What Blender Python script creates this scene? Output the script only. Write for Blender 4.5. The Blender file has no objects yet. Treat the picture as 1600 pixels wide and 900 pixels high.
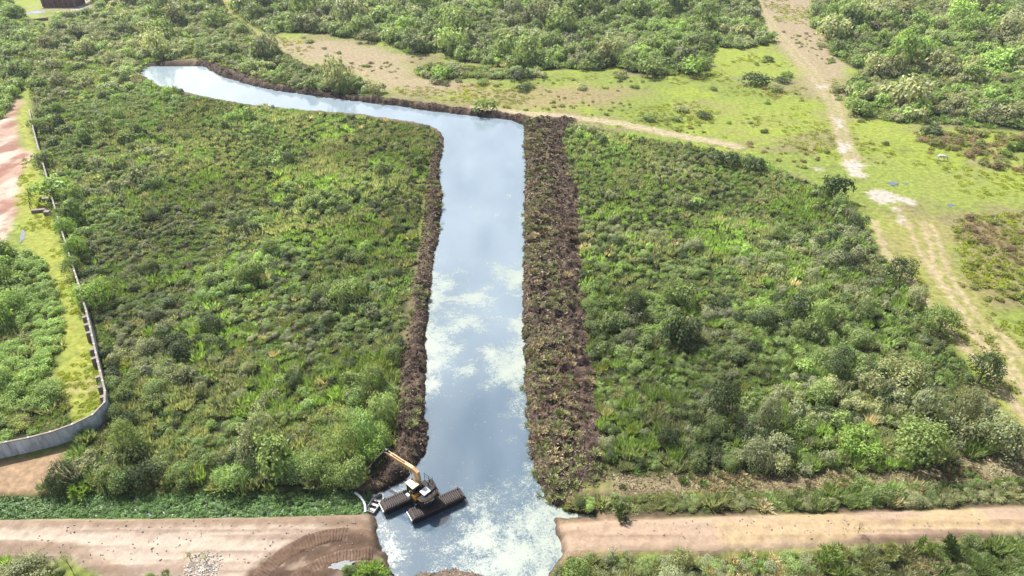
import bpy, bmesh, math, random
import numpy as np
from mathutils import Vector, Matrix, Euler

# ------------------------------------------------------------------ camera, sky, sun, exposure
SC = bpy.context.scene
COL = SC.collection
FPX, PITCH, CAMH = 1067.0, math.radians(33.6), 64.0
cam_d = bpy.data.cameras.new("camera"); cam = bpy.data.objects.new("camera", cam_d); COL.objects.link(cam)
cam_d.sensor_width = 36.0; cam_d.lens = FPX / 1600 * 36.0
cam_d.clip_start = 0.5; cam_d.clip_end = 8000
cam.location = (0, 0, CAMH); cam.rotation_euler = (math.pi / 2 - PITCH, 0, 0)
SC.camera = cam

SUN_EL, SUN_AZ = math.radians(55), math.radians(-45)      # azimuth clockwise from +Y
world = bpy.data.worlds.new("World"); SC.world = world; world.use_nodes = True
wn, wl = world.node_tree.nodes, world.node_tree.links
sky = wn.new("ShaderNodeTexSky"); sky.sky_type = 'NISHITA'; sky.sun_disc = False
sky.sun_elevation = SUN_EL; sky.sun_rotation = SUN_AZ
sky.altitude = 20; sky.air_density = 1.0; sky.dust_density = 6.0; sky.ozone_density = 1.0
tcw = wn.new("ShaderNodeTexCoord"); sx = wn.new("ShaderNodeSeparateXYZ"); wl.new(tcw.outputs["Generated"], sx.inputs[0])
mpw = wn.new("ShaderNodeMapping"); mpw.inputs["Scale"].default_value = (1.6, 1.6, 5.0); wl.new(tcw.outputs["Generated"], mpw.inputs[0])
cn = wn.new("ShaderNodeTexNoise"); cn.inputs["Scale"].default_value = 1.7; cn.inputs["Detail"].default_value = 6; cn.inputs["Roughness"].default_value = 0.6; wl.new(mpw.outputs[0], cn.inputs["Vector"])
cr_ = wn.new("ShaderNodeMapRange"); cr_.inputs[1].default_value = 0.38; cr_.inputs[2].default_value = 0.62; wl.new(cn.outputs["Fac"], cr_.inputs[0])
ce = wn.new("ShaderNodeMapRange"); ce.inputs[1].default_value = 0.40; ce.inputs[2].default_value = 0.14; wl.new(sx.outputs["Z"], ce.inputs[0])
cm = wn.new("ShaderNodeMath"); cm.operation = 'MULTIPLY'; wl.new(cr_.outputs[0], cm.inputs[0]); wl.new(ce.outputs[0], cm.inputs[1])
cx = wn.new("ShaderNodeMix"); cx.data_type = 'RGBA'; wl.new(cm.outputs[0], cx.inputs[0]); wl.new(sky.outputs[0], cx.inputs[6]); cx.inputs[7].default_value = (13, 13.3, 13.8, 1)
wl.new(cx.outputs[2], wn["Background"].inputs[0]); wn["Background"].inputs[1].default_value = 0.085
sun_d = bpy.data.lights.new("sun", 'SUN'); sun = bpy.data.objects.new("sun", sun_d); COL.objects.link(sun)
sun_d.energy = 5.0; sun_d.angle = math.radians(0.5); sun_d.color = (1.0, 0.975, 0.93)
sun.location = (-60, 60, 120)
sdir = Vector((math.sin(SUN_AZ) * math.cos(SUN_EL), math.cos(SUN_AZ) * math.cos(SUN_EL), math.sin(SUN_EL)))
sun.rotation_euler = (-sdir).to_track_quat('-Z', 'Y').to_euler()
SC.view_settings.view_transform = 'Standard'; SC.view_settings.look = 'None'
SC.view_settings.gamma = 1.0; SC.view_settings.use_curve_mapping = False
SC.view_settings.exposure = 1.16
SC.cycles.max_bounces = 6; SC.cycles.transparent_max_bounces = 6; SC.cycles.use_denoising = True
SC.cycles.sample_clamp_indirect = 6.0

rng = np.random.default_rng(7); random.seed(7)
WL = -0.7                                                  # water level

# ------------------------------------------------------------------ numeric helpers
def U(px, py, z=0.0):                                      # where the sight line of a photo pixel meets height z
    px = np.asarray(px, float); py = np.asarray(py, float)
    a = (px - 800) / FPX; b = (py - 450) / FPX
    dy = math.cos(PITCH) - b * math.sin(PITCH); dz = -math.sin(PITCH) - b * math.cos(PITCH)
    t = (z - CAMH) / dz
    return np.stack([a * t, dy * t], -1)
def up(px, py, z=0.0):
    p = U(px, py, z); return (float(p[0]), float(p[1]), z)
def poly(pts, z=0.0):
    p = np.array(pts, float); return U(p[:, 0], p[:, 1], z)
def hash2(ix, iy, s):
    h = np.sin(ix * 127.1 + iy * 311.7 + s * 74.7) * 43758.5453
    return h - np.floor(h)
def vn(x, y, s=0):
    x0 = np.floor(x); y0 = np.floor(y); fx = x - x0; fy = y - y0
    fx = fx * fx * (3 - 2 * fx); fy = fy * fy * (3 - 2 * fy)
    a = hash2(x0, y0, s); b = hash2(x0 + 1, y0, s); c = hash2(x0, y0 + 1, s); d = hash2(x0 + 1, y0 + 1, s)
    return (a * (1 - fx) + b * fx) * (1 - fy) + (c * (1 - fx) + d * fx) * fy
def fbm(x, y, s=0, o=4):
    t = 0; amp = 0.5; n = 0
    for k in range(o):
        t = t + amp * vn(x * 2 ** k, y * 2 ** k, s + 13 * k); n += amp; amp *= 0.55
    return t / n
def sm(a, b, x):
    t = np.clip((x - a) / (b - a), 0, 1); return t * t * (3 - 2 * t)
def sdf(P, X, Y, margin=12.0):                             # signed distance to polygon, negative inside
    X = np.asarray(X, float); Y = np.asarray(Y, float); shp = X.shape
    X = X.ravel(); Y = Y.ravel()
    out = np.full(X.shape, 999.0)
    m = (X > P[:, 0].min() - margin) & (X < P[:, 0].max() + margin) & (Y > P[:, 1].min() - margin) & (Y < P[:, 1].max() + margin)
    x = X[m]; y = Y[m]
    if x.size:
        d2 = np.full(x.shape, 1e12); ins = np.zeros(x.shape, bool)
        n = len(P)
        for i in range(n):
            ax, ay = P[i]; bx, by = P[(i + 1) % n]
            ex, ey = bx - ax, by - ay
            t = np.clip(((x - ax) * ex + (y - ay) * ey) / (ex * ex + ey * ey + 1e-12), 0, 1)
            d2 = np.minimum(d2, (x - ax - t * ex) ** 2 + (y - ay - t * ey) ** 2)
            if ay != by:
                c = ((ay > y) != (by > y)) & (x < (bx - ax) * (y - ay) / (by - ay) + ax)
                ins ^= c
        d = np.sqrt(d2); d[ins] *= -1; out[m] = d
    return out.reshape(shp)
def pdist(P, X, Y, margin=15.0):                           # distance to an open polyline
    shp = X.shape; X = X.ravel(); Y = Y.ravel(); out = np.full(X.shape, 999.0)
    m = (X > P[:, 0].min() - margin) & (X < P[:, 0].max() + margin) & (Y > P[:, 1].min() - margin) & (Y < P[:, 1].max() + margin)
    x = X[m]; y = Y[m]; d2 = np.full(x.shape, 1e12)
    for i in range(len(P) - 1):
        ax, ay = P[i]; ex, ey = P[i + 1] - P[i]
        t = np.clip(((x - ax) * ex + (y - ay) * ey) / (ex * ex + ey * ey + 1e-12), 0, 1)
        d2 = np.minimum(d2, (x - ax - t * ex) ** 2 + (y - ay - t * ey) ** 2)
    out[m] = np.sqrt(d2); return out.reshape(shp)
def mix(a, b, w):
    return a * (1 - w[..., None]) + np.asarray(b, float) * w[..., None]

# ------------------------------------------------------------------ object helpers
def tag(o, label=None, cat=None, group=None, kind=None):
    if label: o["label"] = label
    if cat: o["category"] = cat
    if group: o["group"] = group
    if kind: o["kind"] = kind
    return o
def link(o, parent=None):
    COL.objects.link(o)
    if parent is not None: o.parent = parent
    return o
def empty(name, loc, rz=0.0):
    o = bpy.data.objects.new(name, None); o.location = loc; o.rotation_euler = (0, 0, rz); o.empty_display_size = 0.3
    return link(o)
def np_mesh(name, V, F, col=None, smooth=True):            # V (n,3), F (m,k) with constant k
    me = bpy.data.meshes.new(name); V = np.ascontiguousarray(V, np.float32); F = np.ascontiguousarray(F, np.int32)
    m, k = F.shape
    me.vertices.add(len(V)); me.vertices.foreach_set("co", V.ravel())
    me.loops.add(m * k); me.loops.foreach_set("vertex_index", F.ravel())
    me.polygons.add(m); me.polygons.foreach_set("loop_start", np.arange(0, m * k, k, dtype=np.int32))
    me.update(calc_edges=True)
    if not smooth: me.polygons.foreach_set("use_smooth", np.zeros(m, bool))
    if col is not None:
        dom = 'FACE' if len(col) == m and len(col) != len(V) else 'POINT'
        at = me.attributes.new("Col", 'FLOAT_COLOR', dom)
        c = np.ones((len(col), 4), np.float32); c[:, :3] = col; at.data.foreach_set("color", c.ravel())
    return me
class MB:                                                  # bmesh collector
    def __init__(s): s.bm = bmesh.new()
    def box(s, c, size, rot=None, bevel=0.0):
        M = Matrix.Translation(c)
        if rot is not None: M = M @ rot.to_4x4()
        r = bmesh.ops.create_cube(s.bm, size=1.0, matrix=M @ Matrix.Diagonal((*size, 1)))
        if bevel:
            es = list({e for v in r['verts'] for e in v.link_edges})
            bmesh.ops.bevel(s.bm, geom=es, offset=bevel, segments=2, affect='EDGES', profile=0.5)
        return s
    def bar(s, a, b, w, h=None, bevel=0.0):
        a = Vector(a); b = Vector(b); d = b - a; h = h or w
        q = d.to_track_quat('Y', 'Z').to_matrix()
        return s.box((a + b) / 2, (w, d.length, h), q, bevel)
    def tube(s, a, b, r, r2=None, n=10):
        a = Vector(a); b = Vector(b); d = b - a
        M = Matrix.Translation((a + b) / 2) @ d.to_track_quat('Z', 'Y').to_matrix().to_4x4()
        bmesh.ops.create_cone(s.bm, cap_ends=True, segments=n, radius1=r, radius2=r if r2 is None else r2, depth=d.length, matrix=M)
        return s
    def prism(s, prof, axis_o, ex, ey, ez, w):             # profile (u,v) extruded along ez by +-w/2
        o = Vector(axis_o); ex = Vector(ex); ey = Vector(ey); ez = Vector(ez)
        va = [s.bm.verts.new(o + ex * u + ey * v - ez * w / 2) for u, v in prof]
        vb = [s.bm.verts.new(o + ex * u + ey * v + ez * w / 2) for u, v in prof]
        n = len(prof); s.bm.faces.new(va[::-1]); s.bm.faces.new(vb)
        for i in range(n): s.bm.faces.new((va[i], va[(i + 1) % n], vb[(i + 1) % n], vb[i]))
        return s
    def loft(s, rings, cap=True):
        R = [[s.bm.verts.new(p) for p in r] for r in rings]
        for a, b in zip(R, R[1:]):
            for i in range(len(a)): s.bm.faces.new((a[i], a[(i + 1) % len(a)], b[(i + 1) % len(a)], b[i]))
        if cap: s.bm.faces.new(R[0][::-1]); s.bm.faces.new(R[-1])
        return s
    def build(s, name, mat, parent=None):
        bmesh.ops.recalc_face_normals(s.bm, faces=s.bm.faces)
        me = bpy.data.meshes.new(name); s.bm.to_mesh(me); s.bm.free(); me.materials.append(mat)
        return link(bpy.data.objects.new(name, me), parent)

# ------------------------------------------------------------------ materials
def newmat(name):
    m = bpy.data.materials.new(name); m.use_nodes = True
    return m, m.node_tree.nodes, m.node_tree.links, m.node_tree.nodes["Principled BSDF"]
def leaf_mat(name, trans=0.40, rough=0.55, spec=0.28):
    m, n, l, p = newmat(name)
    a = n.new("ShaderNodeAttribute"); a.attribute_name = "Col"
    oi = n.new("ShaderNodeObjectInfo")
    mx = n.new("ShaderNodeMix"); mx.data_type = 'RGBA'; mx.blend_type = 'MULTIPLY'; mx.inputs[0].default_value = 1
    l.new(a.outputs["Color"], mx.inputs[6]); l.new(oi.outputs["Color"], mx.inputs[7])
    l.new(mx.outputs[2], p.inputs["Base Color"])
    p.inputs["Roughness"].default_value = rough; p.inputs["Specular IOR Level"].default_value = spec
    t = n.new("ShaderNodeBsdfTranslucent"); ym = n.new("ShaderNodeMix"); ym.data_type = 'RGBA'; ym.blend_type = 'MULTIPLY'; ym.inputs[0].default_value = 1; ym.inputs[7].default_value = (1.3, 1.32, 0.75, 1); l.new(mx.outputs[2], ym.inputs[6]); l.new(ym.outputs[2], t.inputs[0])
    ms = n.new("ShaderNodeMixShader"); ms.inputs[0].default_value = trans
    l.new(p.outputs[0], ms.inputs[1]); l.new(t.outputs[0], ms.inputs[2])
    l.new(ms.outputs[0], n["Material Output"].inputs[0])
    return m
def soil_mat(name, scale=3.0, amount=0.5, bump=0.4, rough=0.95):
    m, n, l, p = newmat(name)
    a = n.new("ShaderNodeAttribute"); a.attribute_name = "Col"
    tc = n.new("ShaderNodeNewGeometry")
    no = n.new("ShaderNodeTexNoise"); no.inputs["Scale"].default_value = scale; no.inputs["Detail"].default_value = 6; no.inputs["Roughness"].default_value = 0.7
    l.new(tc.outputs["Position"], no.inputs["Vector"])
    mr = n.new("ShaderNodeMapRange"); mr.inputs[1].default_value = 0.25; mr.inputs[2].default_value = 0.75
    mr.inputs[3].default_value = 1 - amount; mr.inputs[4].default_value = 1 + amount
    l.new(no.outputs["Fac"], mr.inputs[0])
    mx = n.new("ShaderNodeMix"); mx.data_type = 'RGBA'; mx.blend_type = 'MULTIPLY'; mx.inputs[0].default_value = 1
    l.new(a.outputs["Color"], mx.inputs[6]); l.new(mr.outputs[0], mx.inputs[7]); l.new(mx.outputs[2], p.inputs["Base Color"])
    bp = n.new("ShaderNodeBump"); bp.inputs["Strength"].default_value = bump; bp.inputs["Distance"].default_value = 0.3
    l.new(no.outputs["Fac"], bp.inputs["Height"]); l.new(bp.outputs[0], p.inputs["Normal"])
    p.inputs["Roughness"].default_value = rough; p.inputs["Specular IOR Level"].default_value = 0.15
    return m
def plain(name, c, rough=0.5, metal=0.0, var=0.25, scale=4.0, spec=0.5):
    m, n, l, p = newmat(name)
    no = n.new("ShaderNodeTexNoise"); no.inputs["Scale"].default_value = scale; no.inputs["Detail"].default_value = 5
    tc = n.new("ShaderNodeNewGeometry"); l.new(tc.outputs["Position"], no.inputs["Vector"])
    r = n.new("ShaderNodeValToRGB"); r.color_ramp.elements[0].position = 0.3; r.color_ramp.elements[1].position = 0.7
    r.color_ramp.elements[0].color = (*[x * (1 - var) for x in c], 1); r.color_ramp.elements[1].color = (*[min(1, x * (1 + var * 0.6)) for x in c], 1)
    l.new(no.outputs["Fac"], r.inputs[0]); l.new(r.outputs[0], p.inputs["Base Color"])
    p.inputs["Roughness"].default_value = rough; p.inputs["Metallic"].default_value = metal; p.inputs["Specular IOR Level"].default_value = spec
    return m
M_LEAF = leaf_mat("leaf"); M_REED = leaf_mat("reed", 0.4, 0.6, 0.25); M_DEBRIS = leaf_mat("dead_plant_matter", 0.05, 0.9, 0.1)
M_GRASS = leaf_mat("meadow_blades", 0.5, 0.9, 0.05)
M_GROUND = soil_mat("ground_cover", 1.0, 0.55, 0.5); M_ROAD = soil_mat("packed_earth", 2.2, 0.22, 0.3)
M_SPOIL = soil_mat("spoil_earth", 2.5, 0.6, 0.8); M_SITE = soil_mat("pink_site_earth", 0.8, 0.25, 0.5)
M_BARK = plain("bark", (0.12, 0.09, 0.06), 0.9, var=0.4)

# ------------------------------------------------------------------ outlines of the place, read off the photograph and laid on the ground
CANAL = poly([(600, 985), (618, 915), (606, 880), (594, 850), (590, 822), (585, 800), (578, 775), (600, 768), (640, 742), (662, 712), (668, 690), (664, 640),
    (664, 560), (669, 480), (674, 420), (685, 370), (690, 310), (684, 262), (695, 225), (690, 208), (672, 197), (640, 192), (600, 186), (560, 180),
    (500, 175), (440, 171), (390, 165), (340, 156), (300, 148), (250, 136), (222, 117), (222, 107), (245, 102), (275, 99), (300, 100), (322, 105), (345, 118),
    (380, 130), (430, 141), (500, 151), (560, 158), (620, 165), (680, 174), (740, 181), (800, 187), (820, 196), (822, 260), (820, 340), (819, 420),
    (818, 500), (820, 560), (823, 640), (830, 700), (842, 750), (860, 788), (885, 800), (925, 803), (928, 809), (870, 813), (874, 850), (882, 868), (866, 885), (850, 905), (846, 985)], WL)
DITCH = poly([(-140, 783), (60, 780), (200, 776), (400, 774), (560, 772), (600, 772), (590, 802), (400, 807), (200, 809), (-140, 813)], -0.5)
ROAD_L = poly([(-260, 812), (0, 808), (200, 808), (400, 805), (570, 801), (588, 830), (592, 862), (560, 884), (520, 910), (330, 985), (190, 915), (104, 868), (-260, 870)], 0.5)
ROAD_R = poly([(872, 816), (930, 812), (1100, 807), (1200, 803), (1400, 797), (1600, 789), (1860, 780), (1860, 824), (1600, 832), (1400, 845), (1200, 856), (1000, 860), (880, 862)], 0.5)
SPOIL_R = poly([(818, 190), (850, 182), (893, 186), (884, 230), (904, 300), (913, 400), (914, 480), (926, 560), (938, 640), (950, 705), (958, 745), (900, 768), (866, 790), (842, 755), (828, 700), (822, 640), (818, 560), (816, 500), (817, 420), (818, 340), (820, 260)], 0.3)
SPOIL_L = poly([(698, 225), (688, 262), (692, 310), (688, 370), (677, 420), (671, 480), (667, 560), (667, 640), (671, 690), (664, 715), (640, 746), (600, 770), (572, 768), (590, 735), (606, 700), (614, 650), (618, 600), (628, 560), (640, 500), (647, 450), (656, 400), (660, 350), (667, 300), (676, 250), (680, 220)], 0.2)
SPOIL_F = poly([(300, 100), (312, 92), (350, 104), (390, 120), (440, 132), (520, 146), (600, 152), (680, 162), (740, 170), (800, 178), (830, 182), (824, 192), (800, 190), (740, 184), (680, 177), (600, 167), (500, 153), (430, 143), (380, 132), (345, 121), (322, 108)], 0.2)
MUD = poly([(610, 985), (632, 895), (660, 880), (700, 876), (750, 880), (768, 890), (760, 985)], WL)
SITE = poly([(-160, 200), (-10, 192), (14, 178), (26, 192), (28, 225), (50, 240), (52, 252), (34, 268), (27, 300), (28, 335), (10, 380), (-10, 425), (-160, 440)])
LANE = poly([(2, 200), (18, 165), (30, 152), (36, 158), (24, 185), (20, 205)])
VERGE = poly([(32, 150), (44, 165), (52, 220), (68, 300), (82, 350), (100, 400), (116, 445), (132, 495), (150, 565), (165, 632), (150, 655), (118, 668), (112, 640), (90, 585), (95, 540), (92, 480), (72, 430), (45, 390), (28, 350), (26, 300), (35, 262), (34, 225), (26, 185)])
R_LEFT = poly([(60, 166), (110, 148), (200, 130), (222, 124), (250, 140), (300, 151), (400, 168), (500, 177), (600, 188), (640, 194), (670, 200), (686, 212), (672, 250), (662, 300), (655, 350), (650, 400),
    (640, 450), (632, 500), (620, 560), (612, 600), (608, 650), (600, 700), (583, 730), (560, 760), (400, 764), (200, 765), (90, 768), (70, 766), (95, 740), (112, 705), (150, 676), (176, 655),
    (175, 620), (163, 570), (148, 510), (134, 460), (122, 430), (104, 380), (90, 330), (76, 280), (62, 220)])
R_LEFTFAR = poly([(60, 168), (52, 150), (62, 100), (74, 55), (86, 26), (150, 18), (140, -25), (335, -25), (350, 20), (395, 50), (408, 72), (470, 100), (540, 124), (600, 146), (560, 150), (500, 144), (430, 132), (350, 104), (305, 90), (270, 93), (225, 101), (212, 117), (222, 138), (150, 146)])
R_FARLEFT = poly([(-160, -25), (18, -25), (20, 16), (36, 20), (38, 30), (66, 42), (50, 95), (36, 140), (18, 160), (0, 190), (-160, 200)])
R_SITE = poly([(-90, 430), (20, 402), (60, 402), (82, 440), (98, 490), (94, 540), (80, 580), (60, 600), (110, 645), (110, 665), (60, 685), (-90, 712)])
R_TOP = poly([(370, -25), (1165, -25), (1190, 30), (1200, 66), (1160, 76), (1118, 74), (1104, 112), (1040, 118), (990, 115), (960, 104), (930, 110), (880, 108), (835, 110), (780, 105), (720, 95), (690, 82), (640, 84), (600, 66), (560, 62), (500, 52), (420, 51), (395, 42), (372, 18)])
R_MID = poly([(650, 108), (680, 100), (740, 105), (840, 112), (850, 122), (790, 124), (740, 122), (700, 124), (655, 120)])
R_RIGHT = poly([(1275, -25), (1850, -25), (1850, 225), (1600, 205), (1520, 198), (1490, 196), (1420, 192), (1370, 186), (1332, 176), (1318, 140), (1345, 112), (1298, 84), (1292, 55), (1268, 42)])
R_RLOW = poly([(1430, 208), (1500, 202), (1600, 208), (1850, 228), (1850, 305), (1600, 274), (1540, 262), (1500, 238), (1440, 226)])
R_SCRUB = poly([(1490, 345), (1540, 333), (1600, 333), (1850, 350), (1850, 640), (1660, 600), (1604, 555), (1562, 500), (1512, 440), (1494, 400)])
R_THICK = poly([(890, 194), (940, 204), (1000, 216), (1060, 226), (1130, 240), (1195, 256), (1230, 274), (1285, 296), (1318, 315), (1345, 352), (1372, 400), (1405, 438), (1440, 485), (1475, 530), (1518, 592), (1555, 645), (1585, 700), (1560, 712), (1510, 716), (1498, 690), (1490, 722), (1400, 733), (1200, 742), (955, 742), (945, 700), (935, 640), (925, 560), (915, 480), (912, 400), (902, 300), (880, 230)])
R_BAND = poly([(866, 790), (900, 780), (960, 776), (1100, 775), (1300, 769), (1450, 758), (1640, 746), (1800, 742), (1800, 772), (1600, 782), (1400, 790), (1200, 796), (990, 802), (940, 800)])
R_NEAR = poly([(848, 920), (880, 880), (900, 872), (1000, 872), (1100, 874), (1200, 870), (1300, 866), (1450, 856), (1600, 842), (1820, 832), (1820, 1020), (846, 1020)])
R_NL = poly([(-120, 880), (70, 872), (96, 890), (100, 1000), (-120, 1000)])
R_NL2 = poly([(180, 905), (300, 898), (320, 940), (300, 1000), (180, 1000)])
R_NL3 = poly([(540, 895), (580, 876), (606, 890), (612, 1000), (540, 1000)])
VEG = [R_LEFT, R_LEFTFAR, R_FARLEFT, R_SITE, R_TOP, R_MID, R_RIGHT, R_THICK, R_BAND, R_NEAR, R_NL, R_NL2, R_NL3]
TRACK = poly([(1172, -25), (1185, 10), (1215, 52), (1258, 100), (1290, 140), (1305, 170), (1312, 195), (1322, 230), (1336, 262)])
RUT_A = poly([(1365, 345), (1385, 395), (1425, 440), (1470, 500), (1520, 555), (1570, 615), (1640, 690)])
RUT_B = poly([(1448, 352), (1460, 378), (1468, 415), (1490, 455), (1525, 505), (1562, 528), (1585, 555), (1605, 590), (1640, 650)])
RUT_C = poly([(1400, 325), (1420, 355), (1440, 400), (1470, 440), (1520, 520), (1580, 590), (1630, 640)])
PATH = poly([(745, 168), (800, 176), (860, 180), (930, 187), (990, 197), (1050, 210), (1110, 221), (1150, 228)])
SANDS = [poly(p) for p in ([(1312, 226), (1325, 222), (1330, 230), (1322, 240), (1313, 238)], [(1320, 252), (1335, 249), (1353, 257), (1340, 264), (1352, 272), (1354, 280), (1330, 275), (1322, 262)],
    [(1355, 302), (1370, 296), (1390, 299), (1430, 313), (1428, 323), (1400, 314), (1396, 318), (1375, 318), (1358, 308)], [(1303, 184), (1312, 187), (1320, 200), (1310, 200)], [(1282, 133), (1290, 134), (1290, 138), (1283, 138)], [(1270, 262), (1286, 262), (1284, 266), (1272, 266)],
    [(112, 18), (108, 10), (128, -20), (150, -20), (140, 0), (136, 14)], [(1392, 324), (1404, 330), (1412, 345), (1406, 346), (1398, 334)], [(545, 152), (600, 156), (640, 164), (600, 163), (550, 156)])]

# ------------------------------------------------------------------ terrain, one height field
def axis(lo, hi, f):
    a = [lo]
    while a[-1] < hi: a.append(a[-1] + f(a[-1]))
    return np.array(a)
xp = axis(0, 290, lambda v: 0.38 if v < 62 else min(1.3, 0.38 + (v - 62) * 0.012))
xp = np.concatenate([xp, [320, 380, 500, 700]]); gx = np.concatenate([-xp[:0:-1], xp])
gy = np.concatenate([[-300, -150, -60, 0, 20, 30], axis(34, 380, lambda v: 0.33 if v < 90 else min(1.4, 0.33 + (v - 90) * 0.006)), [420, 500, 650, 850]])
GX, GY = np.meshgrid(gx, gy)
w1 = fbm(GX * 0.6, GY * 0.6, 3); w2 = fbm(GX * 0.12, GY * 0.12, 5); w3 = fbm(GX * 1.7, GY * 1.7, 9, 3); w4 = fbm(GX * 0.035, GY * 0.05, 21)
jag = (w1 - 0.5) * 2.2
sc = sdf(CANAL, GX, GY) + (w1 - 0.5) * 1.1 + (w3 - 0.5) * 0.5
sd_ = sdf(DITCH, GX, GY) + (w1 - 0.5) * 0.5
srl = sdf(ROAD_L, GX, GY) + (w1 - 0.5) * 0.5; srr = sdf(ROAD_R, GX, GY) + (w1 - 0.5) * 0.5
lo = (fbm(GX * 0.13, GY * 0.13, 17, 2) - 0.5)
ssr = sdf(SPOIL_R, GX, GY) + jag * 0.9 + lo * 3.5; ssl = sdf(SPOIL_L, GX, GY) + jag * 0.8 + lo * 2.6 + 0.9; ssf = sdf(SPOIL_F, GX, GY) + jag * 0.5
ssite = sdf(SITE, GX, GY) + jag; slane = sdf(LANE, GX, GY) + jag * 0.5; sverge = sdf(VERGE, GX, GY) + jag * 0.7
smud = sdf(MUD, GX, GY) + jag * 0.7
Z = (w2 - 0.5) * 0.35 + (w1 - 0.5) * 0.12
clod = fbm(GX * 1.1, GY * 1.1, 31, 4); ridge = 1 - np.abs(2 * fbm(GX * 0.5, GY * 1.4, 41, 3) - 1) * 1.6
sp = np.minimum(np.minimum(ssr, ssl), ssf)
Z += sm(0.3, -1.6, sp) * (0.25 + 1.7 * (clod - 0.45) + 1.0 * (ridge - 0.5) + 1.5 * (fbm(GX * 0.28, GY * 0.34, 37, 2) - 0.42))
Z = np.maximum(Z, -0.45)
rd = np.minimum(srl, srr)
streak = fbm(GX * 0.05, GY * 1.6, 51, 4)
Z = Z * sm(-0.6, 0.4, rd) + sm(0.5, -0.7, rd) * (0.5 + (streak - 0.5) * 0.5 + (w3 - 0.5) * 0.22 + (clod - 0.5) * 0.35)
Z += sm(0.4, -2.0, np.minimum(ssite, slane)) * ((fbm(GX * 0.35, GY * 0.18, 61) - 0.5) * 1.0)
Z = np.where(sd_ < 1.2, np.minimum(Z, -1.2 + sm(-0.9, 0.9, sd_) * (Z + 1.2)), Z)
Z = np.where(sc < 1.6, np.minimum(Z, -1.8 + sm(-1.3, 0.9, sc) * (Z + 1.8)), Z)
Z = np.maximum(Z, np.where(smud < 1, WL - 0.35 + sm(0.6, -1.5, smud) * 0.42 + (w3 - 0.5) * 0.25, -9))
far = (np.abs(GX) > 300) | (GY > 400) | (GY < 34)
Z[far] = np.minimum(Z[far], 0.0)

def terr(x, y):
    x = np.asarray(x, float); y = np.asarray(y, float)
    i = np.clip(np.searchsorted(gx, x) - 1, 0, len(gx) - 2); j = np.clip(np.searchsorted(gy, y) - 1, 0, len(gy) - 2)
    u = (x - gx[i]) / (gx[i + 1] - gx[i]); v = (y - gy[j]) / (gy[j + 1] - gy[j])
    return (Z[j, i] * (1 - u) + Z[j, i + 1] * u) * (1 - v) + (Z[j + 1, i] * (1 - u) + Z[j + 1, i + 1] * u) * v

# natural colours of the ground
GROUND_K = 0.53
C = np.zeros(GX.shape + (3,)); C[:] = (0.215, 0.27, 0.055)
C = mix(C, (0.27, 0.335, 0.05), sm(0.48, 0.66, fbm(GX * 0.06, GY * 0.06, 71)))
C = mix(C, (0.25, 0.205, 0.115), sm(0.50, 0.64, fbm(GX * 0.07, GY * 0.1, 77)) * 0.75)
C = mix(C, (0.12, 0.15, 0.05), sm(0.55, 0.75, w1) * 0.5)
def patch(C, P, col, soft=6.0, k=0.9, seed=0):
    return mix(C, col, sm(soft, -soft, sdf(poly(P), GX, GY, 20) + (fbm(GX * 0.15, GY * 0.15, 90 + seed) - 0.5) * 3 * soft * 0.8) * k)
TAN, YG = (0.35, 0.28, 0.185), (0.275, 0.335, 0.055)
C = patch(C, [(340, -20), (375, 30), (410, 55), (560, 68), (640, 90), (650, 120), (760, 130), (700, 150), (600, 140), (500, 105), (430, 78), (400, 60), (340, 20)], TAN, 5, 0.9, 1)
C = patch(C, [(700, 130), (800, 135), (980, 132), (1010, 140), (960, 165), (860, 172), (760, 168)], (0.30, 0.225, 0.135), 5, 0.7, 2)
C = patch(C, [(1165, -20), (1270, -20), (1270, 40), (1330, 105), (1315, 130), (1322, 180), (1260, 140), (1210, 70)], TAN, 4, 0.9, 3)
C = patch(C, [(1100, 78), (1205, 75), (1260, 110), (1250, 125), (1120, 120)], YG, 5, 0.8, 4)
C = patch(C, [(1060, 165), (1290, 150), (1310, 200), (1200, 225), (1080, 205)], YG, 6, 0.6, 5)
C = patch(C, [(1320, 180), (1430, 195), (1440, 225), (1340, 225)], YG, 4, 0.85, 6)
C = patch(C, [(1340, 235), (1500, 260), (1600, 290), (1600, 330), (1450, 330), (1370, 290)], (0.245, 0.30, 0.06), 6, 0.85, 7)
C = patch(C, [(1490, 335), (1620, 330), (1620, 480), (1540, 480), (1500, 430)], (0.225, 0.175, 0.10), 4, 0.8, 8)
C = patch(C, [(1360, 330), (1480, 345), (1500, 430), (1620, 560), (1640, 700), (1590, 680), (1480, 510), (1400, 420)], (0.30, 0.285, 0.095), 3, 0.75, 9)
C = patch(C, [(955, 735), (1200, 738), (1490, 722), (1520, 690), (1500, 650), (1540, 680), (1700, 700), (1700, 745), (1300, 765), (960, 772)], (0.27, 0.225, 0.13), 0.8, 0.9, 10)
C = patch(C, [(60, 7), (150, 7), (150, 18), (60, 18)], (0.3, 0.27, 0.15), 4, 0.9, 11)
C = patch(C, [(35, 10), (64, 2), (62, 40), (42, 28)], (0.30, 0.34, 0.09), 3, 0.9, 12)
C = mix(C, (0.17, 0.125, 0.085), sm(4.5, 1.5, sc))
C = patch(C, [(930, 800), (1200, 793), (1400, 788), (1600, 780), (1800, 775), (1800, 786), (1600, 794), (1400, 801), (1200, 807), (930, 812)], (0.15, 0.10, 0.07), 0.5, 1.0, 13)
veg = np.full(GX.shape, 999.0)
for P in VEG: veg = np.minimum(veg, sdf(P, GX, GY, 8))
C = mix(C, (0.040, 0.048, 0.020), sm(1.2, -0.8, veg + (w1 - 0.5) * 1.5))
sand = np.full(GX.shape, 999.0)
for P in SANDS: sand = np.minimum(sand, sdf(P, GX, GY, 8))
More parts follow.
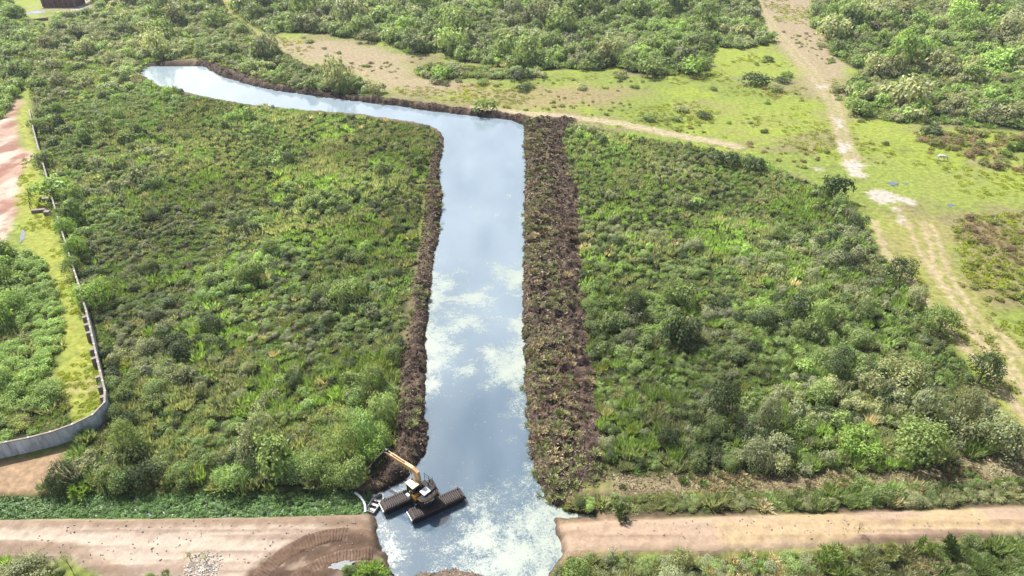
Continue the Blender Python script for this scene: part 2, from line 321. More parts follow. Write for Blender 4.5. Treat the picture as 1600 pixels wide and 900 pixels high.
sand = sand + (w1 - 0.5) * 3.0 + (w3 - 0.5) * 1.5
trk = pdist(TRACK, GX, GY) + (w1 - 0.5) * 3
pth = pdist(PATH, GX, GY) + (w1 - 0.5) * 2.2
rut = np.minimum(np.minimum(pdist(RUT_A, GX, GY) - 0.15, np.abs(pdist(RUT_B, GX, GY) - 0.85) * 1.3), pdist(RUT_C, GX, GY)) + (w1 - 0.5) * 2.0
dirtc = np.array((0.40, 0.325, 0.205))
C = mix(C, dirtc, sm(2.8, 1.0, trk) * 0.85); C = mix(C, (0.27, 0.28, 0.10), sm(0.9, 0.3, np.abs(pdist(TRACK, GX, GY))) * 0.6)
C = mix(C, (0.43, 0.36, 0.24), sm(2.6, 1.1, pth) * 0.9)
C = mix(C, (0.42, 0.34, 0.21), sm(1.0, 0.2, rut) * 0.85)
C = mix(C, (0.47, 0.425, 0.36), sm(0.9, -0.7, sand))
C = mix(C, mix(mix(np.zeros_like(C) + (0.31, 0.34, 0.065), (0.26, 0.30, 0.06), sm(0.4, 0.7, w1)), (0.32, 0.30, 0.11), sm(0.62, 0.75, w2)), sm(0.8, -0.8, sverge))
sitec = mix(mix(np.zeros_like(C) + (0.44, 0.30, 0.23), (0.56, 0.47, 0.39), sm(0.45, 0.6, fbm(GX * 0.22, GY * 0.1, 63))), (0.32, 0.175, 0.13), sm(0.52, 0.64, fbm(GX * 0.3, GY * 0.12, 65)))
C = mix(C, sitec, sm(0.8, -1.0, np.minimum(ssite, slane)))
sand_l = sdf(poly([(-140, 726), (0, 722), (60, 715), (100, 700), (98, 740), (70, 772), (-140, 778)]), GX, GY)
C = mix(C, (0.36, 0.25, 0.155), sm(0.8, -0.6, sand_l + (w1 - 0.5) * 1.6))
# roads
rl = mix(np.zeros_like(C) + (0.55, 0.44, 0.335), (0.33, 0.235, 0.17), sm(0.46, 0.62, streak) * 0.8)
rl = mix(rl, (0.30, 0.20, 0.13), sm(0.3, -0.5, np.abs(srl + 0.8) - 0.8 + (w3 - 0.5)) * 0.7)
rl = mix(rl, (0.24, 0.155, 0.10), sm(0.5, 0.62, fbm(GX * 0.25, GY * 0.7, 52)) * sm(-26, -16, GX) * 0.85)
churn = sdf(poly([(386, 905), (405, 880), (440, 855), (520, 832), (560, 830), (588, 846), (592, 862), (540, 880), (500, 910), (400, 985)], 0.5), GX, GY) + (w1 - 0.5) * 1.6
rl = mix(rl, mix(np.zeros_like(C) + (0.135, 0.085, 0.055), (0.33, 0.24, 0.17), sm(0.55, 0.68, fbm(GX * 0.5, GY * 0.9, 53))), sm(0.6, -0.4, churn))
rr = mix(np.zeros_like(C) + (0.50, 0.37, 0.255), (0.33, 0.225, 0.15), sm(0.52, 0.66, streak) * 0.8)
rr = mix(rr, (0.56, 0.43, 0.22), sm(0.55, 0.65, fbm(GX * 0.12, GY * 0.6, 55)) * 0.6)
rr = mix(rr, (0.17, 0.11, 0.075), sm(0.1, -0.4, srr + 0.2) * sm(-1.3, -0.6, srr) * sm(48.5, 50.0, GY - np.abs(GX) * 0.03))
C = mix(C, (0.24, 0.17, 0.11), sm(2.4, 0.6, rd) * sm(4.0, 1.5, sc))
C = mix(C, rl * np.array([0.90, 0.93, 0.98]), sm(0.5, -0.3, srl)); C = mix(C, rr * np.array([0.86, 0.86, 0.90]), sm(0.5, -0.3, srr))
spc = mix(np.zeros_like(C) + (0.105, 0.070, 0.060), (0.045, 0.030, 0.026), sm(0.45, 0.62, clod))
spc = mix(spc, (0.24, 0.175, 0.12), sm(0.52, 0.68, fbm(GX * 0.8, GY * 2.0, 33)) * 0.7)
spc = mix(spc, (0.15, 0.15, 0.07), sm(0.5, 0.65, fbm(GX * 0.3, GY * 0.7, 35)) * sm(9.5, 7.5, GX) * (ssr < 2) * 0.7)
C = mix(C, spc, sm(0.6, -0.4, sp))
wet = sm(0.7, 0.0, np.minimum(sc, sd_)); C = C * (1 - 0.55 * wet[..., None])
C = mix(C, (0.17, 0.13, 0.10), sm(0.5, -0.5, smud))

cls = np.zeros(GX.shape, int)                              # which part of the setting a vertex belongs to
cls[(np.minimum(ssite, slane) < 0)] = 5
cls[(trk < 2.2)] = 3; cls[(pth < 1.8)] = 4
cls[sp < 0.1] = 6
cls[rd < 0.1] = 1
cls[(rd < 0.1) & (GX > -5)] = 2
H, W = GX.shape
idx = np.arange(H * W).reshape(H, W)
F = np.stack([idx[:-1, :-1], idx[:-1, 1:], idx[1:, 1:], idx[1:, :-1]], -1).reshape(-1, 4)
fc = cls[:-1, :-1].ravel()
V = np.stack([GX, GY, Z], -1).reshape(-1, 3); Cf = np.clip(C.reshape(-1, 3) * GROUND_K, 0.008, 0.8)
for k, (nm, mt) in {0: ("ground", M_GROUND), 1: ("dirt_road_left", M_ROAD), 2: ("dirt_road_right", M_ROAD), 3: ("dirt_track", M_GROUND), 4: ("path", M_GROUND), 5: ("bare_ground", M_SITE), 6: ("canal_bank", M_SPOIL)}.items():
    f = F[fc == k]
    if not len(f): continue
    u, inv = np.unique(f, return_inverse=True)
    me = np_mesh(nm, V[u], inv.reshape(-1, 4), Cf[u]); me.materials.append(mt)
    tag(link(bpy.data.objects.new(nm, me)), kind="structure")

# ------------------------------------------------------------------ water
def water_mat():
    m, n, l, p = newmat("canal_water")
    a = n.new("ShaderNodeAttribute"); a.attribute_name = "Col"
    g = n.new("ShaderNodeNewGeometry")
    def noise(scale, detail, rough=0.6, dist=0.0):
        t = n.new("ShaderNodeTexNoise"); t.inputs["Scale"].default_value = scale; t.inputs["Detail"].default_value = detail
        t.inputs["Roughness"].default_value = rough; t.inputs["Distortion"].default_value = dist; l.new(g.outputs["Position"], t.inputs["Vector"]); return t
    n1 = noise(1.9, 10, 0.75, 0.8); n2 = noise(0.28, 3)
    ad = n.new("ShaderNodeMath"); ad.operation = 'MULTIPLY_ADD'; l.new(n2.outputs["Fac"], ad.inputs[0]); ad.inputs[1].default_value = 0.7; n3 = noise(5.5, 5, 0.7, 0.4); av = n.new("ShaderNodeMath"); av.operation = 'MULTIPLY_ADD'; l.new(n3.outputs["Fac"], av.inputs[0]); av.inputs[1].default_value = 0.55; n1s = n.new("ShaderNodeMath"); n1s.operation = 'MULTIPLY_ADD'; l.new(n1.outputs["Fac"], n1s.inputs[0]); n1s.inputs[1].default_value = 0.8; n1s.inputs[2].default_value = -0.175; l.new(n1s.outputs[0], av.inputs[2]); l.new(av.outputs[0], ad.inputs[2])
    sep = n.new("ShaderNodeSeparateColor"); l.new(a.outputs["Color"], sep.inputs[0])
    th = n.new("ShaderNodeMath"); th.operation = 'ADD'; l.new(ad.outputs[0], th.inputs[0]); l.new(sep.outputs[0], th.inputs[1])
    mr = n.new("ShaderNodeMapRange"); mr.inputs[1].default_value = 1.14; mr.inputs[2].default_value = 1.40; mr.clamp = True; l.new(th.outputs[0], mr.inputs[0])
    lw = n.new("ShaderNodeMix"); lw.data_type = 'RGBA'
    fm = n.new("ShaderNodeMix"); fm.data_type = 'RGBA'; fm.inputs[6].default_value = (0.042, 0.072, 0.102, 1); fm.inputs[7].default_value = (0.175, 0.220, 0.255, 1); l.new(sep.outputs[1], fm.inputs[0]); l.new(fm.outputs[2], lw.inputs[6]); lw.inputs[7].default_value = (0.165, 0.195, 0.165, 1); l.new(mr.outputs[0], lw.inputs[0])  # deep blue to painted pale sky reflection, algae scum over both
    l.new(lw.outputs[2], p.inputs["Base Color"])
    rr_ = n.new("ShaderNodeMapRange"); rr_.inputs[3].default_value = 0.06; rr_.inputs[4].default_value = 0.55; l.new(mr.outputs[0], rr_.inputs[0]); l.new(rr_.outputs[0], p.inputs["Roughness"])
    p.inputs["IOR"].default_value = 1.6
    b0 = noise(2.2, 3); bp = n.new("ShaderNodeBump"); bp.inputs["Strength"].default_value = 0.06; bp.inputs["Distance"].default_value = 0.12
    l.new(b0.outputs["Fac"], bp.inputs["Height"]); l.new(bp.outputs[0], p.inputs["Normal"])
    return m
M_WATER = water_mat()
wx = np.arange(-126, 16, 0.6); wy = np.arange(34, 232, 0.6); WX, WY = np.meshgrid(wx, wy)
s = np.minimum(sdf(CANAL, WX, WY), sdf(DITCH, WX, WY))
scum = np.interp(WY, [34, 52, 58, 66, 72, 80, 95, 110, 130, 240], [0.38, 0.34, 0.20, 0.06, 0.18, 0.32, 0.32, 0.22, 0.06, -0.04])
scum = scum + (fbm(WX * 0.16, WY * 0.12, 101, 3) - 0.5) * 0.7
edge = sm(-3.0, -0.3, s); scum = scum + edge * 0.10
sky_sheen = np.clip(np.interp(WY, [44, 58, 63, 68, 76, 100, 140, 175, 240], [0.12, 0.05, 0.03, 0.12, 0.42, 0.6, 0.65, 0.7, 1.1]) + (fbm(WX * 0.2, WY * 0.08, 111, 3) - 0.5) * 0.4, 0, 1)  # sky reflection painted into the water colour, paler with distance
ok = s < 2.2
idx = np.arange(WX.size).reshape(WX.shape)
f = np.stack([idx[:-1, :-1], idx[:-1, 1:], idx[1:, 1:], idx[1:, :-1]], -1).reshape(-1, 4)[ok[:-1, :-1].ravel()]
u, inv = np.unique(f, return_inverse=True)
me = np_mesh("canal_water", np.stack([WX, WY, np.full(WX.shape, WL)], -1).reshape(-1, 3)[u], inv.reshape(-1, 4), np.stack([np.clip(scum, -0.5, 1), sky_sheen, sky_sheen], -1).reshape(-1, 3)[u]); me.materials.append(M_WATER)
tag(link(bpy.data.objects.new("canal_water", me)), kind="structure")
M_PUD = plain("puddle_water", (0.08, 0.105, 0.12), 0.05, spec=0.9)
def puddle(pts):
    P = poly(pts); c = P.mean(0); bm = bmesh.new()
    vs = []
    for i in range(28):
        t = i / 28 * len(P); j = int(t); q = P[j] * (1 - t + j) + P[(j + 1) % len(P)] * (t - j); q = c + (q - c) * (0.75 + 0.45 * random.random()); vs.append(q)
    z = float(np.max(terr([v[0] for v in vs] + [c[0]], [v[1] for v in vs] + [c[1]]))) + 0.02
    bm.faces.new([bm.verts.new((q[0], q[1], z)) for q in vs]); me = bpy.data.meshes.new("puddle"); bm.to_mesh(me); bm.free(); me.materials.append(M_PUD)
    tag(link(bpy.data.objects.new("puddle_water", me)), kind="structure")
puddle([(1384, 286), (1395, 283), (1406, 287), (1394, 291)]); puddle([(1478, 321), (1486, 319), (1493, 322), (1484, 325)])
puddle([(34, 358), (40, 362), (38, 374), (31, 380), (32, 368)]); puddle([(-6, 412), (6, 404), (8, 414), (-4, 422)]); puddle([(1408, 287), (1420, 286), (1418, 289)])
puddle([(512, 892), (540, 880), (556, 884), (540, 900)])

# ------------------------------------------------------------------ plant shapes (arrays of small leaf faces)
def norm(v): return v / (np.linalg.norm(v, axis=-1, keepdims=True) + 1e-9)
def leaves(P, N, L, W, r):
    n = len(P); N = norm(N); t = norm(np.cross(N, r.normal(size=(n, 3)))); b = np.cross(N, t)
    L = np.asarray(L).reshape(-1, 1) * (0.7 + 0.6 * r.random((n, 1))); Wd = np.asarray(W).reshape(-1, 1) * (0.7 + 0.6 * r.random((n, 1)))
    q = np.stack([P - t * L / 2 - N * L * 0.08, P + b * Wd / 2, P + t * L / 2 - N * L * 0.08, P - b * Wd / 2], 1)
    return q
def tint(n, r, k=0.3):
    v = 1 + k * (r.random((n, 1)) * 2 - 1); c = np.ones((n, 3)) * v
    y = r.random((n, 1)); return c * (1 + np.array([0.2, 0.05, -0.1]) * (y - 0.5) * 1.3)
def t_bush(nleaf, leaf, seed, lobes=9, flat=1.0, gap=0.0):
    r = np.random.default_rng(seed); a = r.random(lobes) * 6.283; d = np.sqrt(r.random(lobes)) * 0.62
    c = np.stack([np.cos(a) * d, np.sin(a) * d, 0.34 + 0.36 * r.random(lobes) * (1.15 - d)], 1); R = 0.30 + 0.2 * r.random(lobes)
    Ps, Ns, Tn = [], [], []
    tot = 0
    lt = 0.85 + 0.3 * r.random(lobes)
    while tot < nleaf:
        k = r.choice(lobes, 400, p=R ** 2 / (R ** 2).sum()); v = norm(r.normal(size=(400, 3))); v[:, 2] = np.where(v[:, 2] < -0.45, -v[:, 2], v[:, 2])
        p = c[k] + v * (R[k] * (0.70 + 0.62 * r.random(400) ** 1.8))[:, None]
        dd = np.linalg.norm(p[:, None] - c[None], axis=2) / R[None]
        keep = (dd.min(1) > 0.66) & (p[:, 2] > 0.02) & (r.random(400) > gap)
        Ps.append(p[keep]); Ns.append(v[keep]); Tn.append(lt[k][keep]); tot += keep.sum()
    P = np.concatenate(Ps)[:nleaf]; N = np.concatenate(Ns)[:nleaf]; T = np.concatenate(Tn)[:nleaf]
    N = N * 1.0 + np.array([0, 0, 0.35]) + r.normal(size=N.shape) * 0.45
    P[:, 2] *= flat
    q = leaves(P, N, np.full(nleaf, leaf), np.full(nleaf, leaf * 0.62), r)
    return q.astype(np.float32), (tint(nleaf, r) * T[:, None]).astype(np.float32)
def t_tuft(n, seed, spread=0.5, width=0.07, base=0.55):
    r = np.random.default_rng(seed); a = r.random(n) * 6.283; d = np.sqrt(r.random(n)) * base
    B = np.stack([np.cos(a) * d, np.sin(a) * d, np.zeros(n)], 1)
    dirv = norm(np.stack([np.cos(a) * spread * r.random(n) + r.normal(size=n) * 0.2, np.sin(a) * spread * r.random(n) + r.normal(size=n) * 0.2, np.ones(n)], 1))
    L = 0.6 + 0.5 * r.random(n); side = norm(np.cross(dirv, r.normal(size=(n, 3)))) * width * (0.7 + 0.6 * r.random((n, 1)))
    T = B + dirv * L[:, None]; T[:, 2] -= 0.12 * d
    Mid = B + dirv * (L * 0.55)[:, None]
    q = np.stack([Mid - (T - B) * 0.5 , Mid - side, T, Mid + side], 1)
    return q.astype(np.float32), tint(n, r, 0.35).astype(np.float32)
def t_spiky(heads, per, seed, hl=0.34):
    r = np.random.default_rng(seed); Q = []
    for h in range(heads):
        a = r.random() * 6.283; d = math.sqrt(r.random()) * 0.75; c = np.array([math.cos(a) * d, math.sin(a) * d, (0.25 + 0.55 * r.random()) * (1.1 - 0.5 * d)])
        v = norm(r.normal(size=(per, 3)) + np.array([0, 0, 0.75])); v[:, 2] = np.abs(v[:, 2])
        L = hl * (0.6 + 0.6 * r.random((per, 1))); side = norm(np.cross(v, r.normal(size=(per, 3)))) * 0.032
        Q.append(np.stack([c + v * 0.02, c + v * L * 0.5 - side, c + v * L, c + v * L * 0.5 + side], 1))
        st = np.array([[c * [0.6, 0.6, 0], c * [0.8, .8, .5] + [0.015, 0, 0], c, c * [0.8, .8, .5] - [0.015, 0, 0]]]); Q.append(st)
    Q = np.concatenate(Q); return Q.astype(np.float32), tint(len(Q), r, 0.3).astype(np.float32)
def t_twig(n, seed):
    r = np.random.default_rng(seed); a = r.random(n) * 6.283; d = r.random(n) * 0.6
    B = np.stack([np.cos(a) * d * 0.6, np.sin(a) * d * 0.6, r.random(n) * 0.6], 1); v = norm(np.stack([np.cos(a) * 0.8, np.sin(a) * 0.8, np.ones(n)], 1) + r.normal(size=(n, 3)) * 0.4)
    L = 0.25 + 0.35 * r.random((n, 1)); side = norm(np.cross(v, r.normal(size=(n, 3)))) * 0.022
    q = np.stack([B, B + v * L * 0.5 - side, B + v * L, B + v * L * 0.5 + side], 1)
    return q.astype(np.float32), tint(n, r, 0.3).astype(np.float32)
def t_clod(seed):
    r = np.random.default_rng(seed)
    o = np.array([[1, 0, 0], [0, 1, 0], [-1, 0, 0], [0, -1, 0], [0, 0, 1], [0, 0, -1]], float) * (0.6 + 0.6 * r.random((6, 1)))
    fs = [(0, 1, 4), (1, 2, 4), (2, 3, 4), (3, 0, 4), (1, 0, 5), (2, 1, 5), (3, 2, 5), (0, 3, 5)]
    q = np.array([[o[a], o[b], o[c], (o[c] + o[a]) / 2] for a, b, c in fs]); return q.astype(np.float32), tint(8, r, 0.25).astype(np.float32)
BUSH_N = [t_bush(900, 0.095 + 0.015 * (i % 4), 100 + i, 5 + (i * 5) % 9, 1.0, 0.05 * i) for i in range(8)]         # near
BUSH_M = [t_bush(460, 0.145 + 0.015 * (i % 4), 200 + i, 5 + (i * 5) % 9, 1.0, 0.05 * i) for i in range(8)]
BUSH_F = [t_bush(210, 0.22 + 0.02 * (i % 4), 300 + i, 4 + (i * 3) % 7, 1.0, 0.04 * i) for i in range(8)]
TUFT_N = [t_tuft(130, 400 + i, 0.8, 0.05) for i in range(6)]; TUFT_F = [t_tuft(46, 450 + i, 0.7, 0.10) for i in range(6)]
SPIKY = [t_spiky(16, 16, 500 + i) for i in range(4)]; TWIG = [t_twig(70, 550 + i) for i in range(4)]; CLOD = [t_clod(600 + i) for i in range(8)]

class Bag:                                                 # gathers plants of one mass and bakes them into one mesh
    def __init__(s): s.q = []; s.c = []
    def add(s, temps, x, y, z, rx, rz, col):
        k = np.asarray(rng.integers(0, len(temps), len(x)))
        for i, (q, c) in enumerate(temps):
            m = k == i
            if not m.any(): continue
            a = rng.random(m.sum()) * 6.283; ca, sa = np.cos(a)[:, None, None], np.sin(a)[:, None, None]
            qx = (q[None, :, :, 0] * ca - q[None, :, :, 1] * sa) * rx[m][:, None, None] + x[m][:, None, None]
            qy = (q[None, :, :, 0] * sa + q[None, :, :, 1] * ca) * rx[m][:, None, None] + y[m][:, None, None]
            qz = q[None, :, :, 2] * rz[m][:, None, None] + z[m][:, None, None]
            s.q.append(np.stack([qx, qy, qz], -1).reshape(-1, 4, 3).astype(np.float32))
            s.c.append((c[None] * col[m][:, None, :]).reshape(-1, 3).astype(np.float32))
    def build(s, name, mat, **kw):
        q = np.concatenate(s.q); c = np.clip(np.concatenate(s.c), 0.004, 0.8)
        me = np_mesh(name, q.reshape(-1, 3), np.arange(len(q) * 4).reshape(-1, 4), c); me.materials.append(mat)
        return tag(link(bpy.data.objects.new(name, me)), **kw)
def spread(P, step, jit=0.9):
    x = np.arange(P[:, 0].min(), P[:, 0].max(), step); y = np.arange(P[:, 1].min(), P[:, 1].max(), step)
    X, Y = np.meshgrid(x, y); X = (X + (rng.random(X.shape) - 0.5) * step * 2 * jit / 1.0).ravel(); Y = (Y + (rng.random(Y.shape) - 0.5) * step * 2 * jit).ravel()
    m = sdf(P, X, Y) < 0; X, Y = X[m], Y[m]
    lim = np.abs(X) < Y * 0.86 + 28                        # what could come into view
    return X[lim], Y[lim]
PAL = {"bright": (0.145, 0.222, 0.042), "mid": (0.118, 0.162, 0.044), "olive": (0.172, 0.186, 0.078), "grey": (0.140, 0.158, 0.078), "dark": (0.040, 0.062, 0.020), "straw": (0.27, 0.225, 0.125), "reed": (0.122, 0.188, 0.052), "yellow": (0.185, 0.205, 0.035), "brown": (0.15, 0.11, 0.065), "silver": (0.19, 0.21, 0.16)}  # dark tone set deep, partly standing in for shaded pockets
def pick(w, n, fld=None):
    ks = list(w); p = np.array([w[k] for k in ks], float); p /= p.sum(); cum = np.cumsum(p)
    u = rng.random(n) if fld is None else np.clip(0.72 * fld + 0.28 * rng.random(n), 0, 0.9999)
    k = np.searchsorted(cum, u); c = np.array([PAL[q] for q in ks])[np.clip(k, 0, len(ks) - 1)]
    return c * 1.25 * (0.8 + 0.4 * rng.random((n, 1))), [ks[i] for i in np.clip(k, 0, len(ks) - 1)]
def field(x, y, f, s):                                     # roughly uniform noise field
    v = fbm(x * f, y * f, s, 3); return np.clip((v - 0.5) * 2.6 + 0.5, 0, 1)
THINGS = []                                                # plants that stand out, built later as things of their own
def thicket(name, P, step, r0, r1, h0, h1, w, seed, tuft=0.3, twig=0.04, n_things=0, sep=6.0, where="", lod=None, tw=None, fine=None, holes=0.12):
    X, Y = spread(P, step); hk = fbm(X * 0.17, Y * 0.17, seed + 31, 3); low = hk < np.quantile(hk, holes); fi = np.zeros(len(X), bool) if fine is None else sdf(fine, X, Y) < (fbm(X * .1, Y * .1, 5) - .5) * 14; low &= ~fi; n = len(X); z = terr(X, Y)
    big = field(X, Y, 0.11, seed) * 0.7 + 0.3 * rng.random(n)
    big = np.clip(big * (0.75 + 0.6 * (rng.random(n) > 0.9)), 0, 1.25); R = r0 + (r1 - r0) * big ** 1.5; Hh = h0 + (h1 - h0) * big ** 2.0 * (0.6 + 0.8 * rng.random(n))
    R = np.where(fi, R * 0.72, R); Hh = np.where(fi, 0.5 * Hh + 0.55, Hh); Hh = np.where(low, Hh * 0.38, Hh)
    if P is R_THICK: Hh = Hh * (1 + 0.4 * sm(72, 60, Y))
    if P is R_LEFT: Hh = Hh * (1 + 0.45 * sm(82, 66, Y)); R = R * (1 + 0.15 * sm(82, 66, Y))
    c, nm = pick(w, n, field(X, Y, 0.05, seed + 5) * 0.5 + 0.5 * field(X, Y, 0.22, seed + 6))
    ton = 0.86 + 0.62 * field(X, Y, 0.045, seed + 21)[:, None]; c = c * ton; c = c * 0.88 + c.mean(1, keepdims=True) * 0.16
    kind = rng.random(n) + (field(X, Y, 0.07, seed + 9) - 0.5) * 0.7
    is_t = kind < np.where(fi, 0.62, tuft); is_w = (~is_t) & (rng.random(n) < twig); is_b = ~(is_t | is_w)
    # the largest, well separated bushes become individuals
    taken = np.zeros(n, bool)
    is_t |= low; is_b &= ~low; is_w &= ~low
    if n_things:
        order = np.argsort(-(R * Hh) * (1.0 + 0.5 * rng.random(n)) * (Y.min() / Y) ** 0.6); got = []
        for i in order:
            if not is_b[i]: continue
            if all((X[i] - a) ** 2 + (Y[i] - b) ** 2 > sep * sep for a, b in got):
                got.append((X[i], Y[i])); taken[i] = True
                THINGS.append((float(X[i]), float(Y[i]), float(min(R[i] * 1.1, 2.1) if where in ('left', 'right', 'band', 'near') else R[i] * 1.18), float(Hh[i] * (0.92 if where in ('left', 'right', 'band', 'near') else 1.15)), nm[i], c[i], where))
            if len(got) >= n_things: break
    bag = Bag(); D = np.hypot(X, Y)
    for temps, lo, hi in ((BUSH_N, 0, 72), (BUSH_M, 72, 125), (BUSH_F, 125, 9999)):
        m = is_b & ~taken & (D >= lo) & (D < hi)
        if m.any(): bag.add(temps, X[m], Y[m], z[m] - 0.05, R[m], Hh[m], c[m])
    R = np.where(is_t, np.minimum(R, 1.25), R); Hh = np.where(is_t, np.minimum(Hh, 1.75), Hh)
    tc, _ = pick(tw or {"reed": 3, "olive": 3.4, "grey": 1.6, "straw": 0.2, "bright": 2.5, "mid": 2, "yellow": 0.5}, n, field(X, Y, 0.08, seed + 12))
    tc = tc * ton; tc = tc * 0.88 + tc.mean(1, keepdims=True) * 0.18
    for temps, lo, hi in ((TUFT_N, 0, 95), (TUFT_F, 95, 9999)):
        m = is_t & (D >= lo) & (D < hi)
        if m.any(): bag.add(temps, X[m], Y[m], z[m] - 0.05, R[m] * 1.1, Hh[m] * 1.05, tc[m])
    m = is_w
    if m.any():
        bag.add(TWIG, X[m], Y[m], z[m], R[m], Hh[m] * 1.1, np.tile((0.23, 0.20, 0.165), (m.sum(), 1)) * (0.8 + 0.4 * rng.random((m.sum(), 1))))
    FX, FY = spread(P, step * 1.15); fc_, _ = pick({'olive': 3, 'mid': 2, 'reed': 2, 'dark': 1.0}, len(FX), field(FX, FY, 0.2, seed + 40)); fh = h0 * (0.45 + 0.4 * rng.random(len(FX)))
    nr = np.hypot(FX, FY) < 95
    for t_, m in ((TUFT_N, nr), (TUFT_F, ~nr)):
        if m.any(): bag.add(t_, FX[m], FY[m], terr(FX[m], FY[m]), np.full(m.sum(), step * 0.75), fh[m], fc_[m])
    return bag.build(name, M_LEAF, kind="stuff")
FINE_L = poly([(330, 150), (480, 160), (640, 180), (690, 220), (670, 300), (650, 400), (560, 440), (470, 400), (380, 330), (300, 260), (250, 200)])
FINE_R = poly([(880, 185), (1000, 215), (1130, 240), (1230, 270), (1290, 300), (1300, 350), (1150, 400), (1020, 440), (930, 560), (905, 400), (880, 250)])
thicket("thicket_undergrowth", R_LEFT, 1.2, 0.7, 2.1, 0.7, 3.5, {"olive": 2.2, "grey": 1.6, "dark": 1.3, "mid": 2.6, "reed": 1.4, "bright": 2.8}, 11, 0.42, 0.06, 80, 5.5, "left", fine=FINE_L)
thicket("thicket_undergrowth", R_THICK, 1.2, 0.7, 2.0, 0.7, 3.0, {"olive": 3.0, "grey": 1.8, "dark": 1.1, "mid": 2.6, "bright": 2.4}, 31, 0.42, 0.06, 60, 6.0, "right", fine=FINE_R)
thicket("far_undergrowth", R_LEFTFAR, 2.1, 1.3, 3.6, 1.3, 5.2, {"grey": 2.0, "mid": 3, "olive": 2.6, "bright": 1.6, "dark": 1.2}, 51, 0.18, 0.08, 45, 11, "leftfar")
thicket("far_undergrowth", R_FARLEFT, 2.0, 1.6, 3.2, 2.0, 4.2, {"bright": 3, "mid": 2, "yellow": 1.2}, 71, 0.05, 0.02, 14, 11, "farleft")
thicket("far_undergrowth", R_TOP, 2.6, 1.8, 4.8, 1.8, 7.2, {"bright": 2.6, "mid": 3.2, "grey": 1.2, "olive": 1.2, "dark": 0.8}, 91, 0.04, 0.03, 60, 13, "top")
thicket("far_undergrowth", R_RIGHT, 2.4, 1.6, 4.3, 1.5, 6.2, {"mid": 3, "bright": 2.0, "olive": 2.4, "grey": 1.2, "dark": 1.0}, 111, 0.08, 0.04, 50, 12, "rightwood")
thicket("undergrowth", R_MID, 2.0, 1.4, 2.6, 1.3, 2.6, {"reed": 2, "mid": 2, "olive": 2}, 131, 0.4, 0.05, 6, 9, "mid")
thicket("undergrowth", R_SITE, 1.2, 0.9, 2.2, 1.0, 3.0, {"bright": 5, "mid": 0.8, "yellow": 2}, 151, 0.15, 0.06, 14, 5.5, "site")
thicket("bank_undergrowth", R_BAND, 0.72, 0.45, 1.15, 0.45, 1.4, {"olive": 3, "mid": 2.2, "bright": 1.2, "dark": 1, "yellow": 0.8, "straw": 0.6}, 171, 0.66, 0.10, 18, 3.2, "band", tw={"olive": 3, "straw": 1.6, "bright": 1, "mid": 2})
thicket("near_undergrowth", R_NEAR, 0.85, 0.5, 1.2, 0.5, 1.3, {"olive": 3, "mid": 2, "grey": 2, "bright": 1.2, "straw": 0.5}, 191, 0.62, 0.10, 14, 4.0, "near", tw={"olive": 3, "straw": 2.0, "reed": 1.2, "mid": 2, "silver": 1.0})
thicket("near_undergrowth", R_NL, 0.8, 0.5, 1.3, 0.6, 1.6, {"grey": 3, "olive": 3, "brown": 1.2}, 211, 0.35, 0.25, 3, 3, "nearleft")
thicket("near_undergrowth", R_NL2, 0.7, 0.4, 0.8, 0.4, 0.8, {"bright": 3, "olive": 2}, 221, 0.5, 0.1)
thicket("near_undergrowth", R_NL3, 0.7, 0.5, 1.0, 0.6, 1.2, {"bright": 3, "mid": 2}, 231, 0.5, 0.1)

for P_, n_ in ((poly([(400, 50), (560, 68), (640, 92), (700, 122), (640, 130), (520, 104), (430, 76)]), 8), (poly([(640, 118), (800, 126), (960, 112), (1100, 118), (1060, 140), (900, 150), (700, 140)]), 16), (poly([(1120, 80), (1200, 78), (1260, 110), (1240, 150), (1150, 150), (1060, 150)]), 9), (poly([(1275, 60), (1290, 85), (1330, 118), (1312, 140), (1335, 185), (1420, 200), (1440, 225), (1380, 205), (1318, 180), (1280, 90)]), 9), (poly([(1000, 160), (1250, 160), (1290, 220), (1150, 215), (1000, 190)]), 10)):
    xs = rng.uniform(P_[:, 0].min(), P_[:, 0].max(), 600); ys = rng.uniform(P_[:, 1].min(), P_[:, 1].max(), 600); k_ = sdf(P_, xs, ys) < 0; c_, nm_ = pick({"olive": 3, "mid": 2, "dark": 2, "bright": 1}, 600)
    for i in np.where(k_)[0][:n_]: rr_ = 0.9 + 2.0 * rng.random() ** 2; THINGS.append((float(xs[i]), float(ys[i]), rr_, rr_ * (0.55 + 0.3 * rng.random()), nm_[i], c_[i], "meadow"))
# ------------------------------------------------------------------ grass, scrub, water plants, dead matter
def scatter(name, P, step, temps, r, h, w, mat, seed, dens=1.0, dfreq=0.1, zoff=0.0, zfix=None, keep=None):
    X, Y = spread(P, step); m = field(X, Y, dfreq, seed) * 0.7 + 0.3 * rng.random(len(X)) < dens; X, Y = X[m], Y[m]
    if keep is not None: k = keep(X, Y); X, Y = X[k], Y[k]
    n = len(X); z = terr(X, Y) + zoff if zfix is None else np.full(n, zfix)
    c, _ = pick(w, n, field(X, Y, 0.12, seed + 3)); sz = 0.6 + 0.8 * rng.random(n)
    return X, Y, z, sz * r, sz * h * (0.8 + 0.4 * rng.random(n)), c
MEADOW = poly([(340, -20), (410, 55), (640, 85), (760, 122), (960, 118), (1110, 110), (1200, 70), (1165, -25), (1275, -25), (1300, 90), (1320, 175), (1430, 195), (1500, 240), (1640, 280), (1900, 310), (1900, 350), (1640, 330), (1500, 335), (1500, 420), (1560, 500), (1620, 590), (1700, 660), (1640, 720), (1590, 690), (1480, 520), (1345, 335), (1290, 275), (1150, 235), (1000, 205), (850, 178), (640, 150), (520, 112), (410, 65), (340, 20)])
